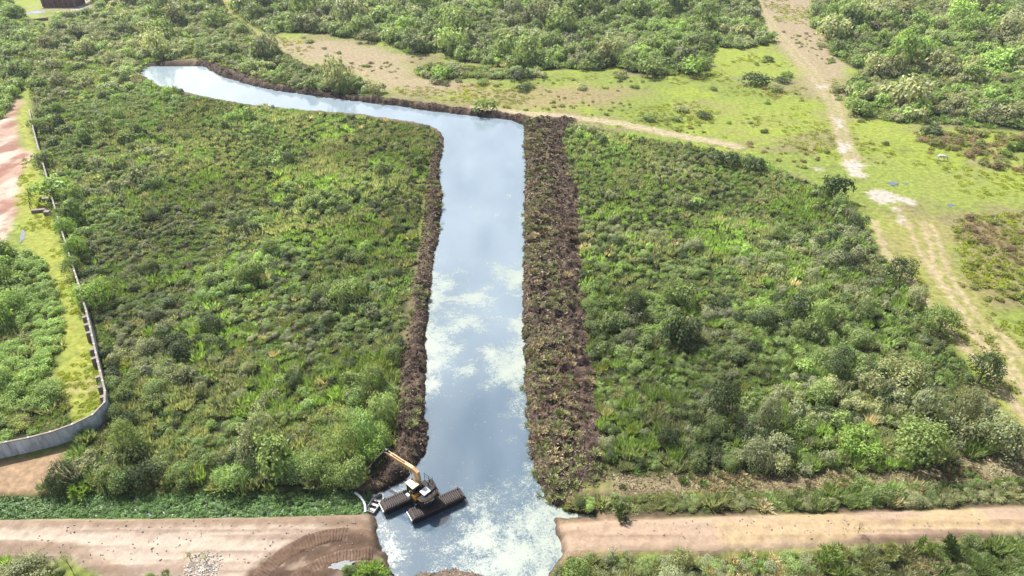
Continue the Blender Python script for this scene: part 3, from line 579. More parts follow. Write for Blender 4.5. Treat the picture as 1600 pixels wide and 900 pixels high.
def off_track(X, Y):
    return (pdist(TRACK, X, Y) > 2.6) & (pdist(PATH, X, Y) > 2.0) & (pdist(RUT_A, X, Y) > 1.0) & (pdist(RUT_B, X, Y) > 0.9) & (np.min([sdf(p, X, Y) for p in SANDS], axis=0) > 0.6)
bag = Bag()
GRS = {"yellow": 3, "straw": 1.4, "olive": 1.5, "bright": 0.8}
PAL["meadow"] = (0.22, 0.25, 0.04); PAL["meadow2"] = (0.17, 0.19, 0.05); PAL["tuss"] = (0.20, 0.155, 0.095)
bag.add(TUFT_F, *scatter("", MEADOW, 1.5, None, 0.75, 0.28, {"meadow": 3, "meadow2": 3, "straw": 1.0}, None, 301, 0.36, 0.05, keep=off_track))
bag.add(BUSH_F, *scatter("", MEADOW, 2.6, None, 0.8, 0.45, {"olive": 2, "meadow2": 3, "tuss": 1.6}, None, 311, 0.22, 0.045, keep=lambda X, Y: off_track(X, Y) & ~((Y < 150) & (X > 70) & (sdf(R_SCRUB, X, Y) > 3))))
bag.build("meadow_grass", M_GRASS, kind="stuff")
bag = Bag()
bag.add(BUSH_F, *scatter("", R_RLOW, 2.2, None, 1.5, 1.0, {"olive": 3, "tuss": 2, "mid": 2, "dark": 1}, None, 321, 0.75, 0.08))
bag.add(TUFT_F, *scatter("", R_RLOW, 1.6, None, 0.9, 0.5, {"meadow2": 2, "tuss": 2, "olive": 2}, None, 323, 0.7, 0.1))
bag.add(BUSH_F, *scatter("", R_SCRUB, 2.4, None, 1.0, 0.6, {"tuss": 2.0, "olive": 1.5, "meadow2": 4, "mid": 0.4}, None, 331, 0.62, 0.08))
bag.add(TUFT_F, *scatter("", R_SCRUB, 1.2, None, 0.7, 0.4, {"tuss": 2, "meadow2": 3, "meadow": 1.5}, None, 333, 0.7, 0.1))
bag.build("scrub_tussocks", M_GRASS, kind="stuff")
bag = Bag(); bag.add(TUFT_N, *scatter("", VERGE, 0.8, None, 0.5, 0.2, {"meadow": 4, "yellow": 1}, None, 341, 0.35, 0.1)); bag.build("verge_grass", M_GRASS, kind="stuff")
PAL["hy"] = (0.095, 0.165, 0.050); PAL["hy2"] = (0.12, 0.185, 0.075); PAL["hy3"] = (0.075, 0.135, 0.04)
bag = Bag(); dm = lambda X, Y: (sdf(DITCH, X, Y) < 0.7) & (X < -16.6)
DITCH_W = DITCH + np.where(np.arange(len(DITCH)) < 6, 0.7, -0.7)[:, None] * np.array([0, 1.0])
MOUND = [t_bush(60, 0.34, 700 + i, 5, 0.9) for i in range(5)]
bag.add(MOUND, *scatter("", DITCH_W, 0.33, None, 0.46, 0.42, {"hy": 3, "hy2": 2, "hy3": 2}, None, 351, 2, 0.2, zfix=WL + 0.02, keep=dm)); bag.build("water_plants", M_LEAF, kind="stuff")
# torn roots, reeds and clods on the spoil banks
def debris_quads(P, n, L0, L1, cols, seed, lift=0.12):
    x = rng.uniform(P[:, 0].min(), P[:, 0].max(), n * 3); y = rng.uniform(P[:, 1].min(), P[:, 1].max(), n * 3); m = sdf(P, x, y) < 0.15; x, y = x[m][:n], y[m][:n]; n = len(x)
    N = np.array([0, 0, 1.0]) + rng.normal(size=(n, 3)) * 0.55; L = rng.uniform(L0, L1, n) * np.clip(np.hypot(x, y) / 75, 1, 2)
    q = leaves(np.stack([x, y, terr(x, y) + lift * rng.random(n)], 1), N, L, L * 0.28, rng)
    c = np.array(cols)[np.minimum((field(x, y, 0.35, seed) * 0.6 + 0.4 * rng.random(n)) * len(cols), len(cols) - 1).astype(int)] * (0.7 + 0.6 * rng.random((n, 1)))
    return q.astype(np.float32), c.astype(np.float32)
DC = [tuple(0.5 * v for v in c) for c in [(0.045, 0.03, 0.025), (0.10, 0.068, 0.055), (0.17, 0.12, 0.09), (0.13, 0.13, 0.06), (0.27, 0.20, 0.14), (0.09, 0.10, 0.045), (0.36, 0.29, 0.21)]]
def spoil(P, n, nc, seed, dens=1.0):
    bag = Bag(); q, c = debris_quads(P, n, 0.15, 0.6, DC, seed); bag.q.append(q); bag.c.append(c)
    PAL["cl1"], PAL["cl2"], PAL["cl3"] = (0.06, 0.042, 0.037), (0.10, 0.07, 0.058), (0.04, 0.029, 0.027)
    bag.add(CLOD, *scatter("", P, nc, None, 0.24, 0.2, {"cl1": 2, "cl2": 1.4, "cl3": 2}, None, seed + 1, 0.8, 0.3))
    bag.add(TUFT_N, *scatter("", P, nc * 2.2, None, 0.8, 0.45, {"olive": 3, "straw": 1.5, "brown": 2}, None, seed + 2, 0.45, 0.12))
    if P is SPOIL_R:
        q, c = debris_quads(P, 9000, 0.2, 0.8, [(0.15, 0.15, 0.07), (0.24, 0.19, 0.13), (0.10, 0.11, 0.05), (0.19, 0.13, 0.10), (0.06, 0.045, 0.035)], seed + 3); k_ = sdf(CANAL, q[:, 0, 0].astype(float), q[:, 0, 1].astype(float)) < 7; bag.q.append(q[k_]); bag.c.append(c[k_])
        INNER = lambda X, Y: (sdf(CANAL, X, Y) < 6.0) & (rng.random(len(X)) < 0.8)
        bag.add(TUFT_N, *scatter('', P, 1.0, None, 0.7, 0.35, {'olive': 3, 'straw': 0.8, 'brown': 1, 'mid': 2}, None, seed + 7, 0.62, 0.2, keep=INNER))
    bag.build("dredged_debris", M_DEBRIS, kind="stuff")
spoil(SPOIL_R, 16000, 0.75, 401); spoil(SPOIL_L, 7000, 0.7, 411); spoil(SPOIL_F, 3000, 1.3, 421)
bag = Bag(); STRIP = poly([(955, 742), (1200, 742), (1490, 724), (1510, 690), (1540, 690), (1640, 705), (1700, 740), (1300, 764), (960, 772)])
q, c = debris_quads(STRIP, 6000, 0.12, 0.6, [(0.20, 0.165, 0.095), (0.14, 0.105, 0.07), (0.26, 0.22, 0.14), (0.12, 0.125, 0.05)], 431); bag.q.append(q); bag.c.append(c)
bag.add(TUFT_N, *scatter('', STRIP, 0.7, None, 0.6, 0.45, {'olive': 3, 'straw': 1.5, 'mid': 2, 'brown': 1}, None, 433, 0.32, 0.15))
bag.build("dead_stalks", M_DEBRIS, kind="stuff")
bag = Bag(); q, c = debris_quads(MUD, 1500, 0.15, 0.5, [(0.2, 0.15, 0.11), (0.3, 0.27, 0.26), (0.11, 0.08, 0.06), (0.36, 0.34, 0.33)], 441, 0.08); bag.q.append(q); bag.c.append(c); bag.build("mud_debris", M_DEBRIS, kind="stuff")
# floating scraps on the water
bag = Bag(); fx = rng.uniform(-16, 8, 6000); fy = rng.uniform(44, 175, 6000); m = sdf(CANAL, fx, fy) < -0.3; fx, fy = fx[m], fy[m]
m = rng.random(len(fx)) < np.interp(fy, [44, 60, 90, 175], [0.10, 0.12, 0.16, 0.10]) + 0.5 * sm(-1.6, -0.3, sdf(CANAL, fx, fy)); fx, fy = fx[m], fy[m]; n = len(fx)
q = leaves(np.stack([fx, fy, np.full(n, WL + 0.02)], 1), np.array([0, 0, 1.0]) + rng.normal(size=(n, 3)) * 0.05, rng.uniform(0.12, 0.5, n), rng.uniform(0.08, 0.2, n), rng)
bag.q.append(q.astype(np.float32)); bag.c.append((np.array([(0.16, 0.13, 0.09), (0.2, 0.2, 0.1), (0.12, 0.13, 0.07)])[rng.integers(0, 3, n)]).astype(np.float32)); bag.build("floating_debris", M_DEBRIS, kind="stuff")

#@@OBJECTS
# ------------------------------------------------------------------ the air: faint summer haze
bm = bmesh.new(); bmesh.ops.create_cube(bm, size=1.0, matrix=Matrix.Translation((0, 275, 33)) @ Matrix.Diagonal((1440, 1190, 73, 1)))
me = bpy.data.meshes.new("haze"); bm.to_mesh(me); bm.free(); hm = bpy.data.materials.new("haze_air"); hm.use_nodes = True; hn = hm.node_tree.nodes; hn.remove(hn["Principled BSDF"])
pv = hn.new("ShaderNodeVolumePrincipled"); pv.inputs["Color"].default_value = (0.80, 0.88, 1.0, 1); pv.inputs["Density"].default_value = 0.0001; pv.inputs["Anisotropy"].default_value = 0.2
hm.node_tree.links.new(pv.outputs[0], hn["Material Output"].inputs["Volume"]); me.materials.append(hm); tag(link(bpy.data.objects.new("haze", me)), kind="stuff")

# ------------------------------------------------------------------ plants that stand out: bushes and trees of their own
def leaf_me(name, t, mat):
    q, c = t; me = np_mesh(name, q.reshape(-1, 3), np.arange(len(q) * 4).reshape(-1, 4), c); me.materials.append(mat); return me
CROWN_N = [leaf_me("crown", t_bush(1700, 0.095, 800 + i, 9 + i % 4, 1.0, 0.1), M_LEAF) for i in range(7)]
CROWN_F = [leaf_me("crown", t_bush(520, 0.18, 820 + i, 8 + i % 4, 1.0, 0.1), M_LEAF) for i in range(7)]
SPK = [leaf_me("crown", t_spiky(26, 22, 840 + i, 0.36), M_LEAF) for i in range(3)]
TWG = [leaf_me("crown", t_twig(240, 850 + i), M_LEAF) for i in range(2)]
SPARSE = [leaf_me("crown", t_bush(150, 0.11, 860 + i, 6, 1.0, 0.4), M_LEAF) for i in range(2)]
def trunk_me(seed):
    r = random.Random(seed); b = MB(); top = Vector((r.uniform(-.06, .06), r.uniform(-.06, .06), 0.5))
    b.tube((0, 0, -0.03), top, 0.06, 0.035, 8)
    for k in range(5):
        a = k * 1.257 + r.random(); s = top * (0.55 + 0.45 * r.random()); b.tube(s, s + Vector((math.cos(a) * .38, math.sin(a) * .38, .3 + .15 * r.random())), 0.026, 0.008, 6)
    o = b.build("trunk", M_BARK); me = o.data; bpy.data.objects.remove(o); return me
TRUNKS = [trunk_me(i) for i in range(4)]
def plant(x, y, R_, H_, color, kind, name, label=None, cat="bush", group=None, far=False, trunk=True, meshes=None):
    z = float(terr(x, y)) - 0.06
    me = random.choice(meshes or (CROWN_F if far else CROWN_N)); col = (*[min(1.0, float(c)) for c in color], 1)
    if kind == "tree":
        e = empty(name, (x, y, z), random.random() * 6.28)
        cr = link(bpy.data.objects.new("crown", me), e); cr.location = (0, 0, H_ * 0.1); cr.scale = (R_, R_, H_ * 0.86); cr.color = col
        tr = link(bpy.data.objects.new("trunk", random.choice(TRUNKS)), e); tr.scale = (min(R_, 4), min(R_, 4), H_)
        return tag(e, label, cat, group)
    o = link(bpy.data.objects.new(name, me)); o.location = (x, y, z); o.rotation_euler = (0, 0, random.random() * 6.28); o.scale = (R_, R_, H_); o.color = col
    return tag(o, label, cat, group)
def pc(name, k=1.35): return [c * k for c in PAL[name]]
EXPL = [  # px, py, radius, height, tone, kind, name, label, category, meshes
 (84, 318, 4.7, 5.4, "bright", "tree", "broadleaf_tree", "large bright green tree overhanging the wall beside the pink dirt", "tree", None),
 (128, 402, 2.7, 4.6, "bright", "tree", "broadleaf_tree", "bright green tree against the wall just beyond the buttressed stretch", "tree", None),
 (152, 476, 3.4, 4.8, "bright", "tree", "broadleaf_tree", "wide bright green tree beside the far end of the buttressed wall", "tree", None),
 (108, 372, 2.4, 4.2, "bright", "tree", "broadleaf_tree", "bright tree on the wall line just below the gap with concrete blocks", "tree", None),
 (97, 350, 2.0, 3.6, "mid", "tree", "broadleaf_tree", "narrow green tree right beside the concrete blocks at the wall gap", "tree", None),
 (117, 430, 2.2, 3.8, "mid", "tree", "broadleaf_tree", "green tree covering the top end of the buttressed wall", "tree", None),
 (70, 258, 2.6, 3.4, "bright", "bush", "bush", "bright bush hanging over the wall just above the large overhanging tree", "bush", None),
 (60, 205, 2.6, 3.2, "mid", "bush", "bush", "green bush beside the farthest visible stretch of the wall", "bush", None),
 (1302, 312, 3.7, 6.0, "dark", "tree", "broadleaf_tree", "dark lone tree at the thicket corner beside the white sand patches", "tree", None),
 (1134, 262, 3.6, 3.4, "dark", "bush", "bush", "wide dark bush at the thicket edge below the end of the sandy path", "bush", None),
 (1176, 266, 3.0, 3.2, "dark", "bush", "bush", "dark bush at the thicket edge, right of the wide dark one", "bush", None),
 (760, 176, 3.6, 3.6, "mid", "bush", "bush", "round green bush on the bank at the bend of the canal", "bush", None),
 (1180, 134, 4.6, 3.6, "dark", "bush", "bush", "lone dark bush in the bright meadow left of the track", "bush", None),
 (812, 122, 5.0, 2.8, "dark", "bush", "bush", "low dark bush at the meadow edge, centre of the far field", "bush", None),
 (1020, 120, 5.2, 5.4, "mid", "tree", "broadleaf_tree", "round tree at the front of the far wood, left of its partner", "tree", None),
 (1082, 116, 5.6, 5.6, "bright", "tree", "broadleaf_tree", "wide tree at the front corner of the far wood beside the bright meadow", "tree", None),
 (690, 122, 4.6, 3.6, "bright", "bush", "bush", "bright bush standing forward of the far wood in the tan field", "bush", None),
 (648, 84, 4.4, 5.2, "dark", "tree", "broadleaf_tree", "dark tree at the edge of the far wood above the tan field", "tree", None),
 (575, 66, 3.8, 4.6, "grey", "tree", "broadleaf_tree", "grey green tree at the lower left corner of the far wood", "tree", None),
 (1340, 180, 4.0, 4.6, "mid", "tree", "broadleaf_tree", "tree at the near left corner of the right wood by the track", "tree", None),
 (1300, 42, 4.0, 4.0, "olive", "bush", "bush", "olive bush at the far corner of the right wood beside the tan strip", "bush", None),
 (1404, 440, 2.8, 4.6, "dark", "tree", "broadleaf_tree", "dark tree on the thicket edge beside the fork of the wheel ruts", "tree", None),
 (1466, 520, 3.2, 4.8, "mid", "tree", "broadleaf_tree", "green tree on the right thicket edge beside the wheel ruts", "tree", None),
 (1528, 598, 3.0, 5.0, "dark", "tree", "broadleaf_tree", "dark tree leaning over the wheel ruts at the thicket edge", "tree", None),
 (1398, 606, 3.4, 4.6, "olive", "tree", "broadleaf_tree", "olive crowned tree deep in the right thicket with a dark hollow below", "tree", None),
 (1428, 716, 4.2, 5.4, "mid", "tree", "broadleaf_tree", "big spreading tree at the front right corner of the right thicket", "tree", None),
 (1340, 712, 3.0, 4.0, "bright", "tree", "broadleaf_tree", "bright tree left of the big spreading tree at the thicket front", "tree", None),
 (1552, 706, 3.3, 5.2, "grey", "tree", "broadleaf_tree", "grey green tree standing apart beside the beaten trail at the right", "tree", None),
 (1300, 890, 2.2, 3.0, "mid", "bush", "spiky_shrub", "largest spiky shrub below the right dirt road", "shrub", SPK),
 (1386, 874, 1.5, 2.2, "olive", "bush", "spiky_shrub", "middle sized spiky shrub right of the largest one by the dirt road", "shrub", SPK),
 (1441, 864, 1.2, 2.2, "mid", "bush", "spiky_shrub", "narrow spiky shrub at the road edge between two others", "shrub", SPK),
 (1478, 862, 1.3, 2.5, "dark", "bush", "spiky_shrub", "dark spiky shrub with a tall brown tip at the road edge", "shrub", SPK),
 (894, 908, 2.1, 3.1, "mid", "bush", "bush", "dense dark green bush at the water's edge below the right road end", "bush", None),
 (1062, 884, 1.5, 2.2, "olive", "bush", "bush", "upright olive bush poking over the lower edge of the right road", "bush", None),
 (577, 908, 2.0, 1.9, "bright", "bush", "spiky_shrub", "bright spiky shrub below the churned end of the left road", "shrub", SPK),
 (46, 912, 2.7, 2.4, "grey", "bush", "bush", "grey scrubby bush at the bottom left beside the road", "bush", None),
 (972, 812, 1.1, 2.3, "dark", "bush", "spiky_shrub", "dark drooping shrub leaning over the upper edge of the right road", "shrub", SPK),
 (300, 880, 0.8, 1.7, "yellow", "tree", "sapling", "thin leafy sapling beside the white rubble on the left road", "sapling", SPARSE),
 (325, 884, 0.7, 1.6, "bright", "tree", "sapling", "small sapling standing in the white rubble", "sapling", SPARSE),
 (956, 872, 1.2, 2.2, "silver", "tree", "sapling", "pale sparse sapling at the lower edge of the right road", "sapling", SPARSE),
 (112, 890, 0.7, 3.2, "olive", "tree", "sapling", "tall bare sapling right of the grey bush by the left road", "sapling", SPARSE),
 (1338, 838, 0.6, 1.9, "brown", "tree", "sapling", "thin brown sapling standing on the right dirt road", "sapling", SPARSE),
 (1290, 238, 1.0, 0.9, "mid", "bush", "bush", "small green tuft alone on the pasture left of the sand patches", "bush", None),
 (1382, 226, 1.0, 0.9, "dark", "bush", "bush", "small dark tuft alone on the pasture above the blue puddle", "bush", None),
 (1456, 212, 3.4, 2.6, "dark", "bush", "bush", "dark bush at the pasture edge above the white cow", "bush", None),
 (92, 770, 1.3, 1.8, "dark", "bush", "bush", "small dark bush on the bare soil at the left end of the water plants", "bush", None),
 (128, 770, 1.6, 1.9, "bright", "bush", "spiky_shrub", "bright green reed clump beside the small dark bush by the water plants", "shrub", SPK),
]
for px, py, r_, h_, tone, kind, nm, lab, cat, ms in EXPL:
    x, y, _ = up(px, py); plant(x, y, r_, h_, pc(tone), kind, nm, lab, cat, far=y > 125, meshes=ms)

CNAME = {"bright": "bright green", "mid": "mid green", "olive": "olive", "grey": "grey green", "dark": "dark green", "reed": "fresh green", "yellow": "yellow green", "brown": "brownish", "straw": "straw coloured", "silver": "silvery"}
WALL_PX = [(0, 692), (30, 686), (60, 680), (100, 668), (135, 653), (156, 640), (165, 626), (164, 610), (156, 580), (147, 540), (137, 495), (129, 465), (121, 438), (113, 415), (104, 385), (93, 350), (80, 305), (70, 265), (57, 222), (49, 190), (45, 168)]
WALLH = 2.4
WALL = poly(WALL_PX, WALLH)
def near(P, x, y): return float(np.abs(pdist(P, np.array([x]), np.array([y]), 400))[0])
def insd(P, x, y): return float(np.abs(sdf(P, np.array([x]), np.array([y]), 400))[0])
BEND = U(690, 200); EXC = U(640, 780)
def place(x, y, w):
    if w == "left":
        if near(WALL, x, y) < 9: return "beside the concrete wall"
        if insd(SPOIL_L, x, y) < 7: return "beside the narrow dug bank"
        if insd(DITCH, x, y) < 11: return "above the green water plants"
        if math.hypot(x - BEND[0], y - BEND[1]) < 30: return "below the bend of the canal"
        return "in the front of the left thicket" if y < 85 else ("in the middle of the left thicket" if y < 125 else "in the back of the left thicket")
    if w == "right":
        if insd(SPOIL_R, x, y) < 7: return "beside the broad dug bank"
        if insd(STRIP, x, y) < 8: return "above the strip of dead stalks"
        if near(RUT_A, x, y) < 14: return "in the thicket near the wheel ruts"
        if near(PATH, x, y) < 14: return "in the thicket near the sandy path"
        return "in the front of the right thicket" if y < 90 else "in the middle of the right thicket"
    if w == "leftfar": return "on the bank beside the far arm" if insd(CANAL, x, y) < 22 else ("in the far left scrub" if y < 260 else "in the scrub near the shed")
    if w == "farleft": return "in the strip left of the lane"
    if w == "top": return "at the front of the far wood" if y < 250 else "deep in the far wood"
    if w == "rightwood": return "in the right wood beside the track" if near(TRACK, x, y) < 45 else ("at the front of the right wood" if y < 215 else "deep in the right wood")
    return {"mid": "standing forward of the far wood", "meadow": "scattered on the far meadow" if x < 40 else "on the meadow beside the track", "site": "inside the wall at the left", "band": "in the row above the right road", "near": "below the right road", "nearleft": "in the bottom left corner"}[w]
GROUPS = {"left": "bushes in the thicket left of the canal", "right": "bushes in the thicket right of the canal", "leftfar": "bushes around the far arm", "farleft": "trees left of the lane", "top": "trees of the far wood", "rightwood": "trees of the right wood", "mid": "bushes before the far wood", "meadow": "bushes scattered on the meadow", "site": "bushes inside the wall", "band": "bushes above the right road", "near": "bushes below the right road", "nearleft": "bushes in the bottom left corner"}
made = []
for x, y, r_, h_, cn, c, w in THINGS:
    far = y > 125; tree = h_ > 3.9 and w in ("top", "rightwood", "farleft", "leftfar")
    size = "tall" if h_ > 4.6 else ("big" if r_ > 2.6 else ("low" if h_ < 1.5 else "rounded"))
    kindw = "tree" if tree else "bush"
    o = plant(x, y, r_, h_, c * (1.0 if not tree else 1.05), "tree" if tree else "bush", "broadleaf_tree" if tree else "bush", None, kindw, GROUPS[w], far)
    made.append((o, f"{size} {CNAME[cn]} {kindw}", place(x, y, w), x, y))
NUM = {2: "two", 3: "three", 4: "four", 5: "five", 6: "six", 7: "seven", 8: "eight"}
ORD = {1: "second", 2: "third", 3: "fourth", 4: "fifth", 5: "sixth", 6: "seventh"}
sets = {}
for m in made: sets.setdefault((m[1], m[2]), []).append(m)
def name_set(ms, head, plc):
    if len(ms) == 1: ms[0][0]["label"] = f"{head} {plc}"; return
    ms = sorted(ms, key=lambda m: m[3] / m[4])
    if len(ms) == 2:
        a, b = sorted(ms, key=lambda m: m[4])
        if b[4] - a[4] > 2.5 * abs(a[3] - b[3]):
            a[0]["label"] = f"nearer of two: {head} {plc}"; b[0]["label"] = f"farther of two: {head} {plc}"; return
    if len(ms) <= 8:
        for i, m in enumerate(ms):
            wd = "leftmost" if i == 0 else ("rightmost" if i == len(ms) - 1 else ORD[i] + " from left")
            m[0]["label"] = f"{wd} of {NUM[len(ms)]}: {head} {plc}"
    else:
        for m in ms: m[0]["label"] = f"{head} {plc}, one of many"
for (hd, plc), ms in sets.items(): name_set(ms, hd, plc)

# ------------------------------------------------------------------ painted, rusted and cast materials
M_TAN = plain("faded_yellow_paint", (0.40, 0.25, 0.115), 0.45, var=0.3, scale=3); M_ROOF = plain("cream_roof_paint", (0.62, 0.47, 0.29), 0.5, var=0.12)
M_ORANGE = plain("orange_paint", (0.48, 0.22, 0.03), 0.4, var=0.2); M_BLACK = plain("black_paint", (0.011, 0.011, 0.013), 0.6, var=0.3, spec=0.2); M_STEEL = plain("worn_steel", (0.07, 0.055, 0.05), 0.6, 0.4, 0.5, 6)
M_TREAD = plain("rusty_track_plates", (0.048, 0.036, 0.033), 0.9, 0.1, 0.45, 7); M_WHITE = plain("white_paint", (0.55, 0.55, 0.53), 0.45, var=0.12); M_GREYW = plain("pale_hood_panel", (0.32, 0.34, 0.37), 0.4, var=0.2)
M_CHROME = plain("ram_chrome", (0.55, 0.55, 0.56), 0.2, 0.9, 0.1); M_PALEBLUE = plain("pale_blue_panel", (0.22, 0.33, 0.38), 0.4, var=0.1); M_LIME = plain("lime_rail_paint", (0.33, 0.38, 0.06), 0.5, var=0.1)
def glass():
    m, n, l, p = newmat("tinted_glass"); p.inputs["Base Color"].default_value = (0.02, 0.03, 0.04, 1); p.inputs["Roughness"].default_value = 0.04; p.inputs["Specular IOR Level"].default_value = 0.7; return m
M_GLASS = glass()
M_ALU = plain("dull_aluminium", (0.30, 0.29, 0.27), 0.6, 0.1, 0.3, 5); M_DARKIN = plain("dark_boat_floor", (0.06, 0.055, 0.05), 0.6, var=0.4)  # boat floor darker than the hull
def concrete_mat():
    m, n, l, p = newmat("stained_concrete"); g = n.new("ShaderNodeNewGeometry"); mp = n.new("ShaderNodeMapping"); mp.inputs["Scale"].default_value = (1.2, 1.2, 0.25); l.new(g.outputs["Position"], mp.inputs[0])
    t = n.new("ShaderNodeTexNoise"); t.inputs["Scale"].default_value = 1.4; t.inputs["Detail"].default_value = 7; t.inputs["Roughness"].default_value = 0.7; l.new(mp.outputs[0], t.inputs[0])
    r = n.new("ShaderNodeValToRGB"); r.color_ramp.elements[0].position = 0.35; r.color_ramp.elements[0].color = (0.21, 0.23, 0.26, 1); r.color_ramp.elements[1].position = 0.62; r.color_ramp.elements[1].color = (0.46, 0.50, 0.55, 1)
    l.new(t.outputs[0], r.inputs[0]); l.new(r.outputs[0], p.inputs["Base Color"]); p.inputs["Roughness"].default_value = 0.9; return m
M_CONC = concrete_mat(); M_BLOCK = plain("old_concrete_block", (0.17, 0.145, 0.12), 0.9, var=0.35); M_RUBBLE = plain("white_rubble", (0.40, 0.37, 0.33), 0.9, var=0.25)

# ------------------------------------------------------------------ boundary wall: curved panel wall with inner buttresses
def resample(P, step):
    d = np.concatenate([[0], np.cumsum(np.hypot(*np.diff(P, axis=0).T))]); s = np.arange(0, d[-1], step)
    return np.stack([np.interp(s, d, P[:, 0]), np.interp(s, d, P[:, 1])], 1)
def chaikin(P, k=2):
    for _ in range(k):
        Q = [P[0]]
        for a, b in zip(P, P[1:]): Q += [a * .75 + b * .25, a * .25 + b * .75]
        P = np.array(Q + [P[-1]])
    return P
first = 2 * WALL[0] - WALL[1]; WL0 = WALL[0] + (WALL[0] - WALL[1]) / np.linalg.norm(WALL[0] - WALL[1]) * 45
wp = resample(chaikin(np.vstack([[WL0], WALL])), 2.4)
wall = empty("concrete_wall", (float(wp[0][0]), float(wp[0][1]), 0)); W0 = Vector(wall.location)
tag(wall, "long stained concrete boundary wall curving between the bushes at the left", "wall")
def ribbon(P, z0, z1, th):
    b = MB(); n = len(P); T = np.gradient(P, axis=0); T /= np.linalg.norm(T, axis=1, keepdims=True); Nn = np.stack([-T[:, 1], T[:, 0]], 1) * th / 2
    rings = []
    for i in range(n):
        zb = float(terr(*P[i])) * 0 + z0; rings.append([(P[i][0] + s * Nn[i][0] - W0.x, P[i][1] + s * Nn[i][1] - W0.y, z) for s, z in ((-1, zb), (1, zb), (1, z1), (-1, z1))])
    return b.loft(rings)
ribbon(wp, -0.6, WALLH - 0.12, 0.16).build("panel", M_CONC, wall)
ribbon(wp, WALLH - 0.118, WALLH, 0.26).build("coping", M_BLOCK, wall)
b = MB()
for i in range(0, len(wp)):
    if i % 1 == 0:
        t = wp[min(i + 1, len(wp) - 1)] - wp[max(i - 1, 0)]; a = math.atan2(t[1], t[0]); b.box((wp[i][0] - W0.x, wp[i][1] - W0.y, WALLH / 2 - 0.3), (0.2, 0.24, WALLH + 0.66), Matrix.Rotation(a, 3, 'Z'))
b.build("joint_posts", M_CONC, wall)["kind"] = "stuff"
bprof = [(0, 0), (0.75, 0), (0.62, 1.7), (0, 1.7)]
for px, py in [(117, 449), (120, 462), (124, 477), (128, 492), (132, 508), (136, 525), (140, 544), (145, 562), (150, 582), (154, 602), (159, 622)]:
    c = U(px, py, 1.7); i = int(np.argmin(np.hypot(wp[:, 0] - c[0], wp[:, 1] - c[1]))); i = min(max(i, 1), len(wp) - 2); t = wp[i + 1] - wp[i - 1]; t /= np.linalg.norm(t); nrm = np.array([-t[1], t[0]])
    bb = MB(); o = (wp[i][0] + nrm[0] * 0.082 - W0.x, wp[i][1] + nrm[1] * 0.082 - W0.y, -0.05); bb.prism([(u * 1.2, v) for u, v in bprof], o, (nrm[0], nrm[1], 0), (0, 0, 1), (t[0], t[1], 0), 0.55); bb.build("buttress", M_BLOCK, wall)
for (px, py, sx, sy, sz, lab) in [(71, 314, 2.2, 0.9, 0.8, "broken concrete block against the wall, upper of the three at the gap"), (62, 331, 2.8, 0.7, 0.7, "long concrete beam lying across the verge by the wall gap"), (75, 335, 1.1, 1.0, 0.9, "small pale concrete block at the foot of the wall gap")]:
    x, y, _ = up(px, py); bb = MB(); bb.box((0, 0, sz / 2), (sx, sy, sz), bevel=0.06); o = bb.build("concrete_block", M_BLOCK); o.location = (x, y, float(terr(x, y)) - 0.05); o.rotation_euler = (0.04, 0.03, random.uniform(-.2, .3)); tag(o, lab, "concrete block", "concrete blocks at the wall gap")
x, y, _ = up(49, 330); rl_ = empty("broken_railing", (x, y, float(terr(x, y)))); q = np.array(up(46, 305)[:2]) - np.array((x, y))
for k in range(4): bb = MB(); p = q * k / 3; bb.tube((p[0], p[1], 0), (p[0] + .05, p[1], 1.3), 0.07, n=8); bb.build("post", M_BLACK, rl_)
bb = MB(); bb.tube((0, 0, 1.1), (q[0], q[1], 1.1), 0.05, n=8); bb.build("rail", M_BLACK, rl_); tag(rl_, "short dark post and rail fence on the verge near the wall gap", "railing")

# ------------------------------------------------------------------ shed at the far left corner
x, y, _ = up(93, 11); shed = empty("shed", (x, y, 0), 0.0); tag(shed, "dark red brown slatted shed with pale posts far at the top left", "shed")
M_PLANK = plain("dark_red_planks", (0.10, 0.035, 0.03), 0.8, var=0.35, scale=1.5); M_SROOF = plain("sheet_roof", (0.16, 0.14, 0.14), 0.6, var=0.2)
bb = MB(); bb.box((0, 4, 2.1), (15, 8, 4.2)); bb.build("wall", M_PLANK, shed)
for k in range(7): bb = MB(); bb.box((-7.0 + k * 2.33, -0.09, 2.1), (0.22, 0.16, 4.2)); bb.build("post", M_BLOCK, shed)
bb = MB(); bb.prism([(-1.2, 4.22), (9.2, 4.22), (9.2, 4.5), (4, 6.3), (-1.2, 4.5)], (0, 0, 0), (0, 1, 0), (0, 0, 1), (1, 0, 0), 16.5); bb.build("roof", M_SROOF, shed)
x, y, _ = up(59, 30); M_NAVY = plain("navy_sheet", (0.035, 0.05, 0.09), 0.6, var=0.2); bb = MB()
gr = [[(i * 1.05 - 3, j * 1.7 - 3.4 , 1.6 - 0.25 * j + 0.12 * math.sin(i * 1.3 + j)) for i in range(7)] for j in range(5)]
for j in range(4):
    for i in range(6): bb.bm.faces.new([bb.bm.verts.new(gr[b_][a_]) for a_, b_ in ((i, j), (i + 1, j), (i + 1, j + 1), (i, j + 1))])
bmesh.ops.remove_doubles(bb.bm, verts=bb.bm.verts, dist=0.001); bmesh.ops.solidify(bb.bm, geom=bb.bm.faces[:], thickness=0.06)
o = bb.build("dark_sheet", M_NAVY); o.location = (x, y, 1.6); o.rotation_euler = (0.1, 0, 0.5); tag(o, "flat dark blue sheet among the bushes below the far shed", "dark_sheet")  # thin wavy dark blue sheet, raised and tilted

